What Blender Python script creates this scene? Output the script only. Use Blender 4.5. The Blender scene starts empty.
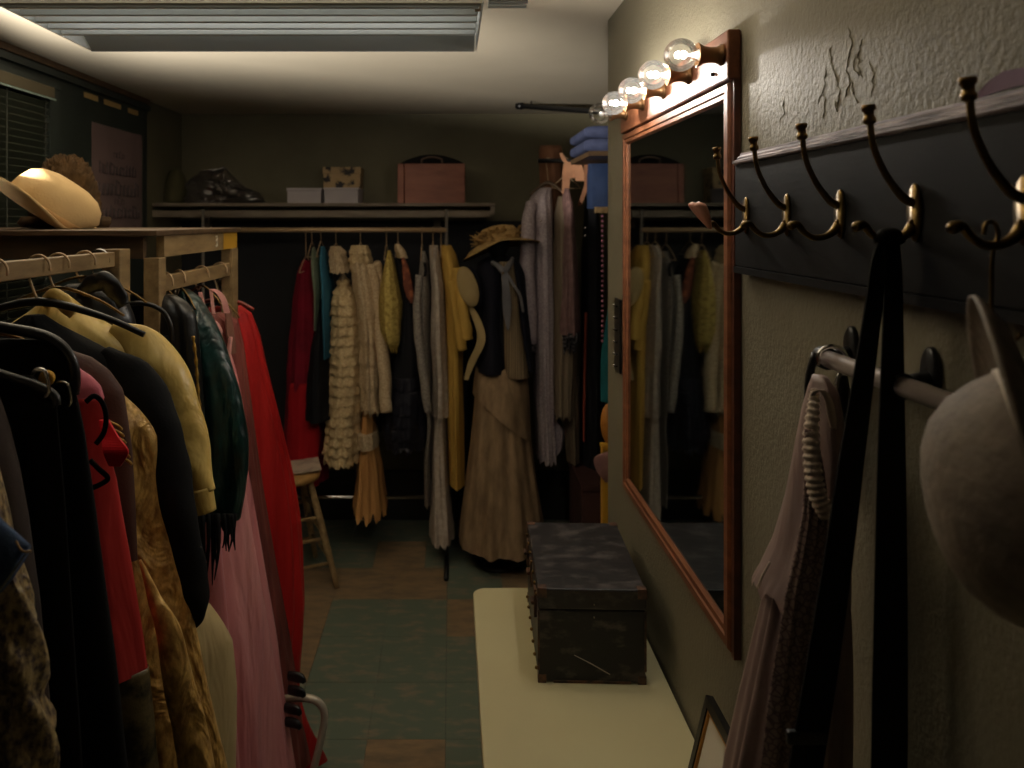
import bpy, bmesh, math, random
from mathutils import Vector, Matrix
PI = math.pi
sc = bpy.context.scene
COL = sc.collection
EYE = 1.6; FP = 800.0; VX, VY = 451.0, 221.0
XR, XL, YB, ZC = 0.45, -1.448, 4.3, 2.175      # right wall, left wall, back wall, ceiling
def PX(px, Y): return (px - VX) * Y / FP
def PZ(py, Y): return EYE - (py - VY) * Y / FP
def P(px, py, Y): return Vector((PX(px, Y), Y, PZ(py, Y)))

# ---------------------------------------------------------------- objects
WL = {}
def tag(o, label=None, cat=None, group=None, kind=None):
    if label: o['label'] = label
    if cat: o['category'] = cat
    if group: o['group'] = group
    if kind: o['kind'] = kind
    return o
def thing(name, label, cat, loc, group=None):
    o = bpy.data.objects.new(name, None); COL.objects.link(o)
    o.empty_display_size = .05
    o.location = loc; WL[o.name] = Vector(loc)
    return tag(o, label, cat, group)
class G:
    def __init__(s): s.v = []; s.f = []; s.m = []
    def add(s, vs, fs, mi=0):
        b = len(s.v); s.v += [Vector(p) for p in vs]
        for f in fs: s.f.append(tuple(b + i for i in f)); s.m.append(mi)
        return s
    def box(s, lo, hi, M=None, mi=0):
        x0, y0, z0 = lo; x1, y1, z1 = hi
        vs = [Vector(p) for p in ((x0,y0,z0),(x1,y0,z0),(x1,y1,z0),(x0,y1,z0),(x0,y0,z1),(x1,y0,z1),(x1,y1,z1),(x0,y1,z1))]
        if M is not None: vs = [M @ p for p in vs]
        return s.add(vs, [(0,3,2,1),(4,5,6,7),(0,1,5,4),(1,2,6,5),(2,3,7,6),(3,0,4,7)], mi)
    def grid(s, rows, closed=True, cap0=False, cap1=False, mi=0):
        n = len(rows[0]); vs = [p for r in rows for p in r]; fs = []
        for i in range(len(rows) - 1):
            for j in range(n if closed else n - 1):
                k = (j + 1) % n
                fs.append((i*n+j, i*n+k, (i+1)*n+k, (i+1)*n+j))
        if cap0: fs.append(tuple(range(n - 1, -1, -1)))
        if cap1: fs.append(tuple(range((len(rows)-1)*n, len(rows)*n)))
        return s.add(vs, fs, mi)
    def tube(s, pts, r, n=10, sub=1, caps=True, flat=None, wob=None):
        """pts: list of points; r: number or list; flat: (ratio) squash along world Y-ish normal"""
        pts = [Vector(p) for p in pts]
        rs = r if isinstance(r, (list, tuple)) else [r] * len(pts)
        if sub > 1: pts, rs = smooth_path(pts, rs, sub)
        rows = []; prev = None
        for i, p in enumerate(pts):
            t = (pts[min(i+1, len(pts)-1)] - pts[max(i-1, 0)]).normalized()
            if prev is None:
                up = Vector((0,1,0)) if abs(t.y) < .9 else Vector((1,0,0))
                a = (up - t * up.dot(t)).normalized()
            else:
                a = (prev - t * prev.dot(t)).normalized()
            prev = a; b = t.cross(a)
            row = []
            for j in range(n):
                th = 2*PI*j/n
                ra = rs[i] * (flat or 1); rb = rs[i]
                w = wob(i, th) if wob else 0
                row.append(p + a * (ra + w) * math.cos(th) + b * (rb + w) * math.sin(th))
            rows.append(row)
        return s.grid(rows, True, caps, caps)
    def lathe(s, prof, M=None, n=32, caps=True, mi=0, mod=None):
        rows = []
        for k, (r, h) in enumerate(prof):
            row = []
            for j in range(n):
                th = 2*PI*j/n
                p = Vector((r*math.cos(th), r*math.sin(th), h))
                if mod: p = mod(p, th, r, h)
                row.append(M @ p if M is not None else p)
            rows.append(row)
        return s.grid(rows, True, caps, caps, mi)
    def ball(s, c, rx, ry=None, rz=None, n=20, m=12, M=None):
        ry = ry or rx; rz = rz or rx; c = Vector(c); rows = []
        for i in range(m + 1):
            ph = PI * i / m; q = max(math.sin(ph), 1e-3)
            row = []
            for j in range(n):
                th = 2*PI*j/n
                p = Vector((rx*q*math.cos(th), ry*q*math.sin(th), -rz*math.cos(ph)))
                row.append(c + (M @ p if M is not None else p))
            rows.append(row)
        return s.grid(rows, True, True, True)
    def build(s, name, mats, parent=None, smooth=True, bevel=0, loc=None, auto=None, solid=0):
        me = bpy.data.meshes.new(name)
        if parent is not None: o0 = WL[parent.name]
        elif loc is not None: o0 = Vector(loc)
        else:
            xs = [p.x for p in s.v]; ys = [p.y for p in s.v]; zs = [p.z for p in s.v]
            o0 = Vector(((min(xs)+max(xs))/2, (min(ys)+max(ys))/2, min(zs)))
        me.from_pydata([tuple(p - o0) for p in s.v], [], s.f)
        mats = mats if isinstance(mats, (list, tuple)) else [mats]
        for m in mats: me.materials.append(m)
        for i, p in enumerate(me.polygons):
            p.material_index = s.m[i]; p.use_smooth = smooth
        bm = bmesh.new(); bm.from_mesh(me)
        bmesh.ops.recalc_face_normals(bm, faces=bm.faces[:])
        bm.to_mesh(me); bm.free()
        o = bpy.data.objects.new(name, me); COL.objects.link(o)
        if parent is not None:
            o.parent = parent
        else:
            o.location = o0
        WL[o.name] = o0
        if solid:
            m = o.modifiers.new('thickness', 'SOLIDIFY'); m.thickness = solid; m.offset = 0
        if bevel:
            m = o.modifiers.new('bevel', 'BEVEL'); m.width = bevel; m.segments = 2; m.limit_method = 'ANGLE'; m.angle_limit = .7
        if auto is not None and smooth:
            m = o.modifiers.new('split', 'EDGE_SPLIT'); m.split_angle = auto
        return o
def smooth_path(pts, rs, sub):
    op, orr = [], []
    n = len(pts)
    for i in range(n - 1):
        p0, p1, p2, p3 = pts[max(i-1,0)], pts[i], pts[i+1], pts[min(i+2,n-1)]
        r0, r1, r2, r3 = rs[max(i-1,0)], rs[i], rs[i+1], rs[min(i+2,n-1)]
        for k in range(sub):
            t = k / sub
            f = lambda a,b,c,d: .5*((2*b) + (c-a)*t + (2*a-5*b+4*c-d)*t*t + (3*b-a-3*c+d)*t**3)
            op.append(f(p0,p1,p2,p3)); orr.append(f(r0,r1,r2,r3))
    op.append(pts[-1]); orr.append(rs[-1])
    return op, orr
def frame(origin, axis, up=(0,0,1)):
    """matrix whose Z is axis"""
    z = Vector(axis).normalized(); u = Vector(up)
    if abs(z.dot(u)) > .98: u = Vector((0,1,0))
    x = u.cross(z).normalized(); y = z.cross(x)
    M = Matrix((x, y, z)).transposed().to_4x4(); M.translation = Vector(origin)
    return M

# ---------------------------------------------------------------- materials
def lin(c):
    return tuple(((x/255)/12.92 if x/255 <= .04045 else ((x/255+.055)/1.055)**2.4) for x in c) + (1,)
def mat(name, c, rough=.8, metal=0, c2=None, nscale=8, ncon=.5, bump=0, bscale=60, stretch=(1,1,1), sheen=0, spec=None,
        pattern=None, pscale=30, coat=0, detail=6, aniso=0, ramp=None, wrinkle=0, wscale=14, wstretch=(1,1,.35)):
    m = bpy.data.materials.new(name); m.use_nodes = True
    nt = m.node_tree; N = nt.nodes; L = nt.links
    b = N['Principled BSDF']
    b.inputs['Roughness'].default_value = rough; b.inputs['Metallic'].default_value = metal
    if sheen:
        b.inputs['Sheen Weight'].default_value = sheen; b.inputs['Sheen Roughness'].default_value = .4
        b.inputs['Sheen Tint'].default_value = lin(c)
    if spec is not None: b.inputs['Specular IOR Level'].default_value = spec
    if coat: b.inputs['Coat Weight'].default_value = coat
    b.inputs['Base Color'].default_value = lin(c)
    tc = N.new('ShaderNodeTexCoord'); mp = N.new('ShaderNodeMapping')
    L.new(tc.outputs['Object'], mp.inputs['Vector']); mp.inputs['Scale'].default_value = stretch
    if c2 is not None:
        if pattern == 'voronoi':
            t = N.new('ShaderNodeTexVoronoi'); t.inputs['Scale'].default_value = nscale; out = t.outputs['Distance']
        elif pattern == 'wave':
            t = N.new('ShaderNodeTexWave'); t.inputs['Scale'].default_value = nscale; t.inputs['Distortion'].default_value = 6
            t.inputs['Detail'].default_value = 3; t.inputs['Detail Scale'].default_value = 1.5; out = t.outputs['Fac']
        elif pattern == 'edge':
            t = N.new('ShaderNodeTexVoronoi'); t.feature = 'DISTANCE_TO_EDGE'; t.inputs['Scale'].default_value = nscale; out = t.outputs['Distance']
        else:
            t = N.new('ShaderNodeTexNoise'); t.inputs['Scale'].default_value = nscale; t.inputs['Detail'].default_value = detail
            t.inputs['Roughness'].default_value = .6; out = t.outputs['Fac']
        L.new(mp.outputs['Vector'], t.inputs['Vector'])
        cr = N.new('ShaderNodeValToRGB'); e = cr.color_ramp.elements
        lo, hi = ramp or (.5 - (1-ncon)*.3, .5 + (1-ncon)*.3)
        e[0].position = lo; e[1].position = hi
        e[0].color = lin(c); e[1].color = lin(c2)
        L.new(out, cr.inputs['Fac']); L.new(cr.outputs['Color'], b.inputs['Base Color'])
    if bump:
        t = N.new('ShaderNodeTexNoise'); t.inputs['Scale'].default_value = bscale; t.inputs['Detail'].default_value = 5
        L.new(mp.outputs['Vector'], t.inputs['Vector'])
        bp = N.new('ShaderNodeBump'); bp.inputs['Strength'].default_value = bump; bp.inputs['Distance'].default_value = .004
        L.new(t.outputs['Fac'], bp.inputs['Height']); L.new(bp.outputs['Normal'], b.inputs['Normal'])
    if wrinkle:
        m2 = N.new('ShaderNodeMapping'); L.new(tc.outputs['Object'], m2.inputs['Vector']); m2.inputs['Scale'].default_value = wstretch
        t2 = N.new('ShaderNodeTexNoise'); t2.inputs['Scale'].default_value = wscale; t2.inputs['Detail'].default_value = 3
        t2.inputs['Distortion'].default_value = 1.2
        L.new(m2.outputs['Vector'], t2.inputs['Vector'])
        b2 = N.new('ShaderNodeBump'); b2.inputs['Strength'].default_value = wrinkle; b2.inputs['Distance'].default_value = .03
        L.new(t2.outputs['Fac'], b2.inputs['Height'])
        if bump: L.new(b2.outputs['Normal'], bp.inputs['Normal'])
        else: L.new(b2.outputs['Normal'], b.inputs['Normal'])
    return m
def emit(name, c, s):
    m = bpy.data.materials.new(name); m.use_nodes = True
    b = m.node_tree.nodes['Principled BSDF']; b.inputs['Base Color'].default_value = (0,0,0,1)
    b.inputs['Emission Color'].default_value = c; b.inputs['Emission Strength'].default_value = s
    return m
def glass_mat(name, tint=(1,1,1,1), gloss=.0, extra=.06, rough=.02, haze=0):
    m = bpy.data.materials.new(name); m.use_nodes = True
    N = m.node_tree.nodes; L = m.node_tree.links
    N.remove(N['Principled BSDF'])
    tr = N.new('ShaderNodeBsdfTransparent'); tr.inputs['Color'].default_value = tint
    gl = N.new('ShaderNodeBsdfGlossy'); gl.inputs['Roughness'].default_value = rough
    lw = N.new('ShaderNodeLayerWeight'); lw.inputs['Blend'].default_value = .35
    ad = N.new('ShaderNodeMath'); ad.operation = 'MULTIPLY_ADD'; ad.inputs[1].default_value = .7; ad.inputs[2].default_value = extra
    ad.use_clamp = True
    mx = N.new('ShaderNodeMixShader')
    L.new(lw.outputs['Fresnel'], ad.inputs[0]); L.new(ad.outputs[0], mx.inputs['Fac'])
    L.new(tr.outputs[0], mx.inputs[1]); L.new(gl.outputs[0], mx.inputs[2])
    out = mx.outputs[0]
    if haze:
        df = N.new('ShaderNodeBsdfTranslucent'); df.inputs['Color'].default_value = (.9,.9,.9,1)
        m2 = N.new('ShaderNodeMixShader'); m2.inputs['Fac'].default_value = haze
        L.new(out, m2.inputs[1]); L.new(df.outputs[0], m2.inputs[2]); out = m2.outputs[0]
    L.new(out, N['Material Output'].inputs['Surface'])
    return m

# ---------------------------------------------------------------- draped cloth
def lerp(a, b, t): return a + (b - a) * t
def drape(g, rows, Y, yaw=0, k=4, a0=.002, a1=.012, seed=0, n=72, m=44, mode='x', tiers=0, tamp=.1, drift=1.0, rag=0, x0=None,
          cap=True, side=.35, jit=.0, hem=0):
    """rows: (z, xl, xr, half depth), top to bottom; a closed draped tube with folds"""
    rnd = random.Random(seed)
    ph = [rnd.uniform(0, 6.28) for _ in range(8)]
    m = max(m, tiers * 8)
    zs = [r[0] for r in rows]; ztop, zbot = zs[0], zs[-1]
    if x0 is None: x0 = (rows[0][1] + rows[0][2]) / 2
    out = []
    R = len(rows) - 1
    for i in range(m + 1):
        u = i / m
        # position along profile, distributed by z
        z = lerp(ztop, zbot, u)
        q = 0
        while q < R - 1 and z < rows[q+1][0]: q += 1
        r0, r1 = rows[q], rows[q+1]
        t = 0 if abs(r0[0]-r1[0]) < 1e-9 else (r0[0] - z) / (r0[0] - r1[0])
        t = max(0, min(1, t))
        ra, rb = rows[max(q-1,0)], rows[min(q+2,R)]
        def cat(c):
            a, b, cc, d = ra[c], r0[c], r1[c], rb[c]
            if q == 0: a = b
            # monotone-ish blend of linear and catmull
            li = lerp(b, cc, t)
            cm = .5*((2*b)+(cc-a)*t+(2*a-5*b+4*cc-d)*t*t+(3*b-a-3*cc+d)*t**3)
            return .5*li + .5*cm
        xl, xr, hd = cat(1), cat(2), cat(3)
        hw = (xr - xl)/2; xc = (xl + xr)/2
        amp = lerp(a0, a1, u**1.1)
        hw += jit * math.sin(u*17+ph[5]) * hw + jit*.6*math.sin(u*41+ph[6])*hw
        te = 0; tn = 0
        if tiers:
            fr = (u * tiers) % 1.0; tn = int(u * tiers); te = tamp * fr**1.6
        row = []
        for j in range(n):
            th = 2*PI*j/n; c, s = math.cos(th), math.sin(th)
            if mode == 'x':
                w = abs(s)**.6
                d = amp * w * (.65*math.sin(k*PI*c + ph[0] + u*drift + .5*math.sin(u*5+ph[3])) + .35*math.sin((k*1.7)*PI*c + ph[1] - u*drift*1.6 + (1 if s > 0 else 0)*0))
            else:
                d = amp * (.65*math.sin(k*th + ph[0] + u*drift + .4*math.sin(u*6+ph[3])) + .35*math.sin((k*2-1)*th + ph[1] - u*drift*1.5))
            if te:
                d += te * .5 * (1 + .6*math.sin(9*th + tn*1.9 + ph[2]) + .35*math.sin(17*th + tn*2.7))
            x = xc + hw*c + d*side*c*(2 if te else 1)
            y = hd*s + d*s
            zz = z
            if te: zz -= .012*math.sin(13*th + tn) * (te/tamp)
            if rag and u > .9: zz += rag * (u-.9)*10 * (math.sin(11*th+ph[4]) + .6*math.sin(23*th+ph[5]))
            if hem: zz += hem * c * u
            row.append(Vector((x, Y + y - math.tan(yaw)*(x - x0), zz)))
        out.append(row)
    return g.grid(out, True, cap, False)
def pxrows(Y, rows, hook=None, Yx=None):
    res = []; Yx = Yx or Y
    for (py, pl, pr, hd) in rows:
        xr = PX(pr, Yx)
        xl = 2*hook - xr if pl is None else PX(pl, Yx)
        res.append((PZ(py, Y), xl, xr, hd))
    return res
# ================================================================ MATERIALS
M_wall = mat('wall_paint', (122,116,98), .58, c2=(113,107,89), nscale=3, bump=.42, bscale=150, spec=.3)
M_wall_back = mat('back_wall_paint', (108,102,78), .7, c2=(98,92,70), nscale=3, bump=.1, bscale=50)
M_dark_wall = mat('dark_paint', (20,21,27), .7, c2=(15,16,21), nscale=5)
M_green_wall = mat('dark_green_paint', (46,54,50), .5, c2=(38,45,42), nscale=5, bump=.05)
M_ceil = mat('ceiling_paint', (206,196,176), .8, c2=(196,186,166), nscale=1.2, bump=.04, bscale=30)
M_base = mat('baseboard_black', (24,24,26), .5)
M_tile_g = mat('green_vinyl', (104,116,102), .36, c2=(146,130,110), nscale=11, stretch=(1,2.4,1), bump=.03, bscale=40, detail=10, ramp=(.5,.70))
M_tile_b = mat('brown_vinyl', (158,130,98), .42, c2=(120,104,84), nscale=9, stretch=(1,2.4,1), bump=.03, bscale=40, detail=9)
M_copper = mat('reddish_wood_frame', (128,80,52), .45, c2=(96,56,36), nscale=6, stretch=(6,1,6), spec=.35)
M_copper_dk = mat('frame_side_wood', (92,48,32), .4, c2=(66,34,24), nscale=6, stretch=(6,1,6))
M_brass = mat('aged_brass', (132,108,64), .36, 1, c2=(76,60,34), nscale=60, ncon=.3)
M_brass_dk = mat('dark_brass', (136,110,68), .32, 1, c2=(92,72,42), nscale=60)
M_socket = mat('socket_brass', (120,88,58), .4, .8)
M_mirror = mat('mirror_silver', (150,166,174), .03, 1)
M_globe = glass_mat('clear_globe_glass', (.97,.97,.97,1), extra=.06, haze=.004)
M_core = emit('lit_filament', (1,.93,.83,1), 1600)
M_core_dim = emit('dim_filament', (1,.90,.78,1), 210)
M_core_off = mat('cold_filament', (190,190,190), .4)
M_board = mat('dark_board', (13,12,14), .65, c2=(9,9,10), nscale=12, stretch=(1,.3,3), bump=.06, spec=.15)
M_mold = mat('worn_moulding', (178,166,172), .45, c2=(70,62,68), nscale=9, stretch=(1,1,14), ncon=.6)
M_strap = mat('black_webbing', (10,9,10), .75, bump=.1, bscale=300, spec=.2)
M_plastic = mat('black_plastic', (16,16,17), .35)
M_steel = mat('grey_painted_steel', (150,138,130), .3, .45)
M_chrome = mat('chrome', (210,208,205), .15, 1)
M_table = mat('cream_laminate', (188,180,140), .4, c2=(178,168,130), nscale=3, ncon=.2, bump=.02)
M_trunk = mat('worn_black_trunk', (22,21,23), .5, c2=(84,74,70), nscale=14, stretch=(1,.35,2), detail=10, ramp=(.53,.68), bump=.15, bscale=45)
M_trunk_top = mat('worn_trunk_top', (32,30,32), .45, c2=(92,84,82), nscale=30, stretch=(.7,1,1), detail=12, ramp=(.5,.8), bump=.2, bscale=35)
M_rust = mat('rubbed_copper_edge', (104,70,50), .6, c2=(30,24,22), nscale=40)
M_wood = mat('pale_rack_wood', (158,132,92), .5, c2=(118,94,62), nscale=7, stretch=(5,1,5), bump=.05)
M_wood_y = mat('yellow_painted_wood', (196,148,46), .45)
M_wood_dk = mat('dark_rack_wood', (96,74,50), .5, c2=(70,52,36), nscale=7, stretch=(1,5,5))
M_white = mat('white_enamel', (214,216,212), .35)
M_grey = mat('grey_enamel', (168,174,172), .4)
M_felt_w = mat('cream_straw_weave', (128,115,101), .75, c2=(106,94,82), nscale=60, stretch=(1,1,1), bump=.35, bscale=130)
M_paper = mat('cream_paper', (196,188,168), .8, c2=(150,142,126), nscale=6, ramp=(.56,.7))
M_gold = mat('gold_fillet', (168,122,60), .4, .6)
M_pink = mat('pink_gloss', (228,170,148), .3)

# ================================================================ SETTING
def st(o): o['kind'] = 'structure'; return o
def slab(name, lo, hi, m, **k): return st(G().box(lo, hi).build(name, m, smooth=False, **k))
# floor: nine inch vinyl tiles, green with some brown replacements
g = G(); cw, ch = .2415, .305; th = .0012
rnd = random.Random(5)
yrow0 = 3.995
for r in range(-2, 17):
    y1 = yrow0 - ch*r; y0 = y1 - ch
    off = .137 if r == 0 else 0
    for c in range(-5, 13):
        x0 = -.5 + off + cw*c; x1 = x0 + cw
        cx, cy = (x0+x1)/2, (y0+y1)/2
        px, py = VX + cx*FP/cy, VY + EYE*FP/cy
        brown = (r == 0 and c in (0,)) or (r == 1 and c in (-1,0,1,3)) or (r == 2 and c in (-1,2)) or (r == 3 and c == -1) or (r == 0 and c == 4) or (r>4 and rnd.random() < .05) or (r == 2 and c == -3)
        e = .0006
        g.box((x0+e, y0+e, -.004), (x1-e, y1-e, 0), mi=1 if brown else 0)
st(g.build('floor', [M_tile_g, M_tile_b], smooth=False))
slab('trim_subfloor', (-1.7, -1.9, -.06), (2.4, 4.5, -.0042), M_base)
slab('ceiling', (XL-.1, -1.9, ZC), (2.4, YB+.1, ZC+.08), M_ceil)
slab('wall_back', (XL-.1, YB, 0), (2.4, YB+.1, ZC), M_wall_back)
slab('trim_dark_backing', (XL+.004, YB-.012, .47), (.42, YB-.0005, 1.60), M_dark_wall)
slab('baseboard_back', (XL+.004, YB-.02, 0), (2.0, YB-.0005, .26), M_base)
slab('wall_left', (XL-.1, -1.9, 0), (XL, YB, ZC), M_wall_back)
slab('wall_alcove', (1.5, 2.2, 0), (1.6, YB, ZC), M_wall_back)
# right wall, with raised ridges in the paint
WEND = 2.293
wr = st(G().box((XR, -1.9, 0), (XR+.1, WEND, ZC)).build('wall_right', M_wall, smooth=False))
slab('wall_return', (XR+.1, WEND-.1, 0), (1.6, WEND-.0005, ZC), M_wall)
def wallpt(px, py, off=0):
    Y = (XR-off)*FP/(px-VX); return Vector((XR-off, Y, PZ(py, Y)))
rnd = random.Random(3)
g = G()
for line in ([(848,26),(852,40),(849,55),(846,70)], [(831,46),(832,62),(836,80),(840,92),(838,108)], [(863,38),(860,50),(858,66),(862,80)],
             [(870,60),(874,75),(871,98)], [(826,70),(824,90),(816,106)], [(850,76),(853,92),(859,104)], [(846,68),(850,84),(845,98)],
             [(856,52),(853,70),(860,76)], [(783,100),(785,112),(780,124)], [(822,92),(826,100),(823,120)], [(835,100),(838,112)]):
    l2 = []
    for (a, b), (c_, d_) in zip(line, line[1:]):
        for q_ in range(4): l2.append((lerp(a, c_, q_/4) + rnd.uniform(-1.3,1.3), lerp(b, d_, q_/4) + rnd.uniform(-1,1)))
    l2.append(line[-1])
    pts = [wallpt(x, y, -.0003) for x, y in l2]
    g.tube(pts, [.0004] + [rnd.uniform(.0007,.0016) for _ in pts[1:-1]] + [.0004], n=6, sub=3)
g.build('paint_ridge', M_wall, wr)
# left wall: dark timber facing with rails at its head, blind window
slab('trim_green_facing', (XL, .2, 0), (XL+.012, 3.78, 2.150), M_green_wall)
slab('trim_cornice', (XL, -1.0, 2.150), (XL+.02, 3.80, ZC-.001), M_wood_dk)
slab('trim_head_rail', (XL+.012, -1.0, 2.118), (XL+.03, 3.78, 2.140), M_green_wall)
w = st(G().box((XL+.0125, 1.2, .95), (XL+.02, 2.79, 2.065)).build('window_1', mat('night_glass', (12,16,16), .1), smooth=False))
g = G()
g.box((XL+.0125, 2.79, .9), (XL+.05, 2.86, 2.085)); g.box((XL+.0125, 1.13, .9), (XL+.05, 1.2, 2.085))
g.box((XL+.0125, 1.13, 2.0655), (XL+.055, 2.86, 2.0845)); g.box((XL+.0125, 1.1, .88), (XL+.07, 2.89, .95))
g.build('window_frame', M_green_wall, w, smooth=False)
bl = thing('window_blind', 'dark green slatted blind in the window on the left wall', 'blind', (XL+.045, 2.03, .96))
M_slat = mat('blind_slat', (66,72,60), .5)
g = G(); g.box((XL+.03, 1.22, 2.023), (XL+.075, 2.775, 2.062)); g.build('head_rail', mat('blind_rail', (84,76,56), .6), bl, smooth=False, bevel=.003)
g = G(); g.box((XL+.076, 1.22, 2.016), (XL+.079, 2.775, 2.022)); g.build('valance_edge', mat('pale_green_edge', (130,150,142), .4), bl, smooth=False)
g = G()
for i in range(44):
    z = 2.000 - i*.0232
    g.add([(XL+.034,1.23,z-.011),(XL+.058,1.23,z+.010),(XL+.058,2.765,z+.010),(XL+.034,2.765,z-.011),
           (XL+.034,1.23,z-.0125),(XL+.058,1.23,z+.0085),(XL+.058,2.765,z+.0085),(XL+.034,2.765,z-.0125)],
          [(0,1,2,3),(7,6,5,4),(0,4,5,1),(1,5,6,2),(2,6,7,3),(3,7,4,0)])
s = g.build('slats', M_slat, bl, smooth=False)
g = G()
for y in (1.5, 2.0, 2.5, 2.74): g.tube([(XL+.060, y, 2.015), (XL+.060, y, .97)], .0018, n=6)
g.build('ladder_cord', mat('cord', (48,50,44), .8), bl)

# ================================================================ COUNTER
tb = thing('makeup_counter', 'cream laminate makeup counter with rounded corner below the mirror', 'counter', (.25, 1.2, 0))
TZ = .656
g = G(); x0, x1, y0, y1, r = .056, XR-.006, -.2, 2.06, .035
pts = [(x0, y0), (x1, y0), (x1, y1)] + [(x0 + r - r*math.sin(a), y1 - r + r*math.cos(a)) for a in [PI/2*i/8 for i in range(9)]]
g.grid([[Vector((p[0], p[1], TZ-.032)) for p in pts], [Vector((p[0], p[1], TZ)) for p in pts]], True, True, True)
g.build('worktop', M_table, tb, smooth=False, bevel=.003)
g = G(); g.box((x0+.03, y0+.1, TZ-.1), (x1-.01, y1-.06, TZ-.0325)); g.build('apron', M_wood_dk, tb, smooth=False)
for (a, b) in ((.1, 1.95), (.38, 1.95), (.1, .0), (.38, .0)):
    g = G(); g.tube([(a, b, 0), (a, b, TZ-.1)], [.015, .022], n=12); g.build('leg', M_wood_dk, tb)

# ================================================================ TRUNK
tk = thing('trunk', 'small scuffed black trunk with rusty corners sitting on the cream counter', 'trunk', (.294, 1.81, TZ))
R1 = Matrix.Translation((.294, 1.812, TZ)) @ Matrix.Rotation(math.radians(-2.0), 4, 'Z')
hw, hl, hh = .1085, .180, .193
zl = .150
g = G(); g.box((-hw, -hl, .002), (hw, hl, zl), R1); g.build('body', M_trunk, tk, smooth=False, bevel=.003)
g = G(); g.box((-hw-.0015, -hl-.0015, zl+.001), (hw+.0015, hl+.0015, hh), R1); g.build('lid', M_trunk_top, tk, smooth=False, bevel=.003)
def tri(g, c, sx, sy, sz, a=.02, t=.0012):
    """corner cap of three plates"""
    x, y, z = c
    for lo, hi in (((x, y, z), (x+sx*a, y+sy*a, z+sz*t)), ((x, y, z), (x+sx*a, y+sy*t, z+sz*a)), ((x, y, z), (x+sx*t, y+sy*a, z+sz*a))):
        l = tuple(min(p, q) for p, q in zip(lo, hi)); h = tuple(max(p, q) for p, q in zip(lo, hi))
        g.box(l, h, R1)
for sx in (1, -1):
    for sy in (1, -1):
        g = G(); tri(g, (-sx*(hw+.0028), -sy*(hl+.0028), hh+.001), sx, sy, -1, a=.019); g.build('corner_cap', M_rust, tk, smooth=False)
        g = G(); tri(g, (-sx*(hw+.0015), -sy*(hl+.0015), .0005), sx, sy, 1, a=.017); g.build('corner_cap', M_rust, tk, smooth=False)
g = G()
for sx in (1, -1):
    g.box((sx*hw-.002, -hl-.0012, .026), (sx*hw+.002, -hl+.002, zl-.002), R1)
g.box((-hw+.03, -hl-.0012, .001), (hw-.03, -hl+.002, .006), R1)
g.build('edge_binding', M_rust, tk, smooth=False)
for k, z in enumerate((.163, .137)):
    g = G(); g.ball(R1 @ Vector((.004, -hl-.003, z)), .0022, n=10, m=6); g.build('stud', M_chrome, tk)
for k in range(7):     # studs along the left long side
    y = -hl + .02 + k*.052
    for z in (.172, .02):
        g = G(); g.ball(R1 @ Vector((-hw-.003, y, z)), .004, n=8, m=5); g.build('rivet', M_brass_dk, tk)
for y in (-.12, .02, .13):
    g = G(); g.box((-hw-.006, y-.012, .11), (-hw, y+.012, .168), R1); g.tube([R1 @ Vector((-hw-.009, y-.012, .14)), R1 @ Vector((-hw-.009, y+.012, .14))], .004, n=8)
    g.build('latch', M_rust, tk, smooth=False)
g = G()
a, b = R1 @ Vector((-.036, -hl-.0006, .058)), R1 @ Vector((.036, -hl-.0006, .020))
g.tube([a, (a+b)/2 + Vector((0,0,.001)), b], [.0006, .0011, .0009], n=6); g.build('scratch', mat('scratch_bare', (160,150,140), .6), tk)

# ================================================================ MIRROR
XF = .433; MY0, MY1, MZ0, MZ1 = 1.250, 2.026, .926, 1.818
mr = thing('wall_mirror', 'tall wall mirror in a reddish wooden frame above the counter', 'mirror', (XF, (MY0+MY1)/2, MZ0))
W = .034
def fr_member(name, pts_out, pts_in):
    # pts: two ends (Y,Z) outer, inner; profile steps in X
    g = G()
    (oa, ob), (ia, ib) = pts_out, pts_in
    prof = [(0, XR-.0015), (0, XF+.004), (.12, XF), (.5, XF), (.56, XF+.003), (.85, XF+.003), (1, XF+.008), (1, XR-.004)]
    rows = []
    for o_, i_ in ((oa, ia), (ob, ib)):
        rows.append([Vector((x, lerp(o_[0], i_[0], t), lerp(o_[1], i_[1], t))) for t, x in prof])
    g.grid(rows, True, True, True)
    return g.build(name, M_copper, mr, smooth=False)
O = [(MY0, MZ0), (MY1, MZ0), (MY1, MZ1), (MY0, MZ1)]
I = [(MY0+W, MZ0+W), (MY1-W, MZ0+W), (MY1-W, MZ1-W*.8), (MY0+W, MZ1-W*.8)]
for a, b, nm in ((0,1,'bottom_rail'), (1,2,'far_stile'), (2,3,'top_rail'), (3,0,'near_stile')):
    fr_member(nm, (O[a], O[b]), (I[a], I[b]))
g = G(); g.box((XF+.009, MY0+W-.006, MZ0+W-.006), (XF+.0125, MY1-W+.006, MZ1-W*.8+.006))
g.build('mirror_glass', M_mirror, mr, smooth=False)
g = G(); g.box((XF+.005, MY0-.012, MZ0-.006), (XR-.001, MY0-.0005, MZ1+.07)); g.build('side_batten', M_copper_dk, mr, smooth=False)

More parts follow.
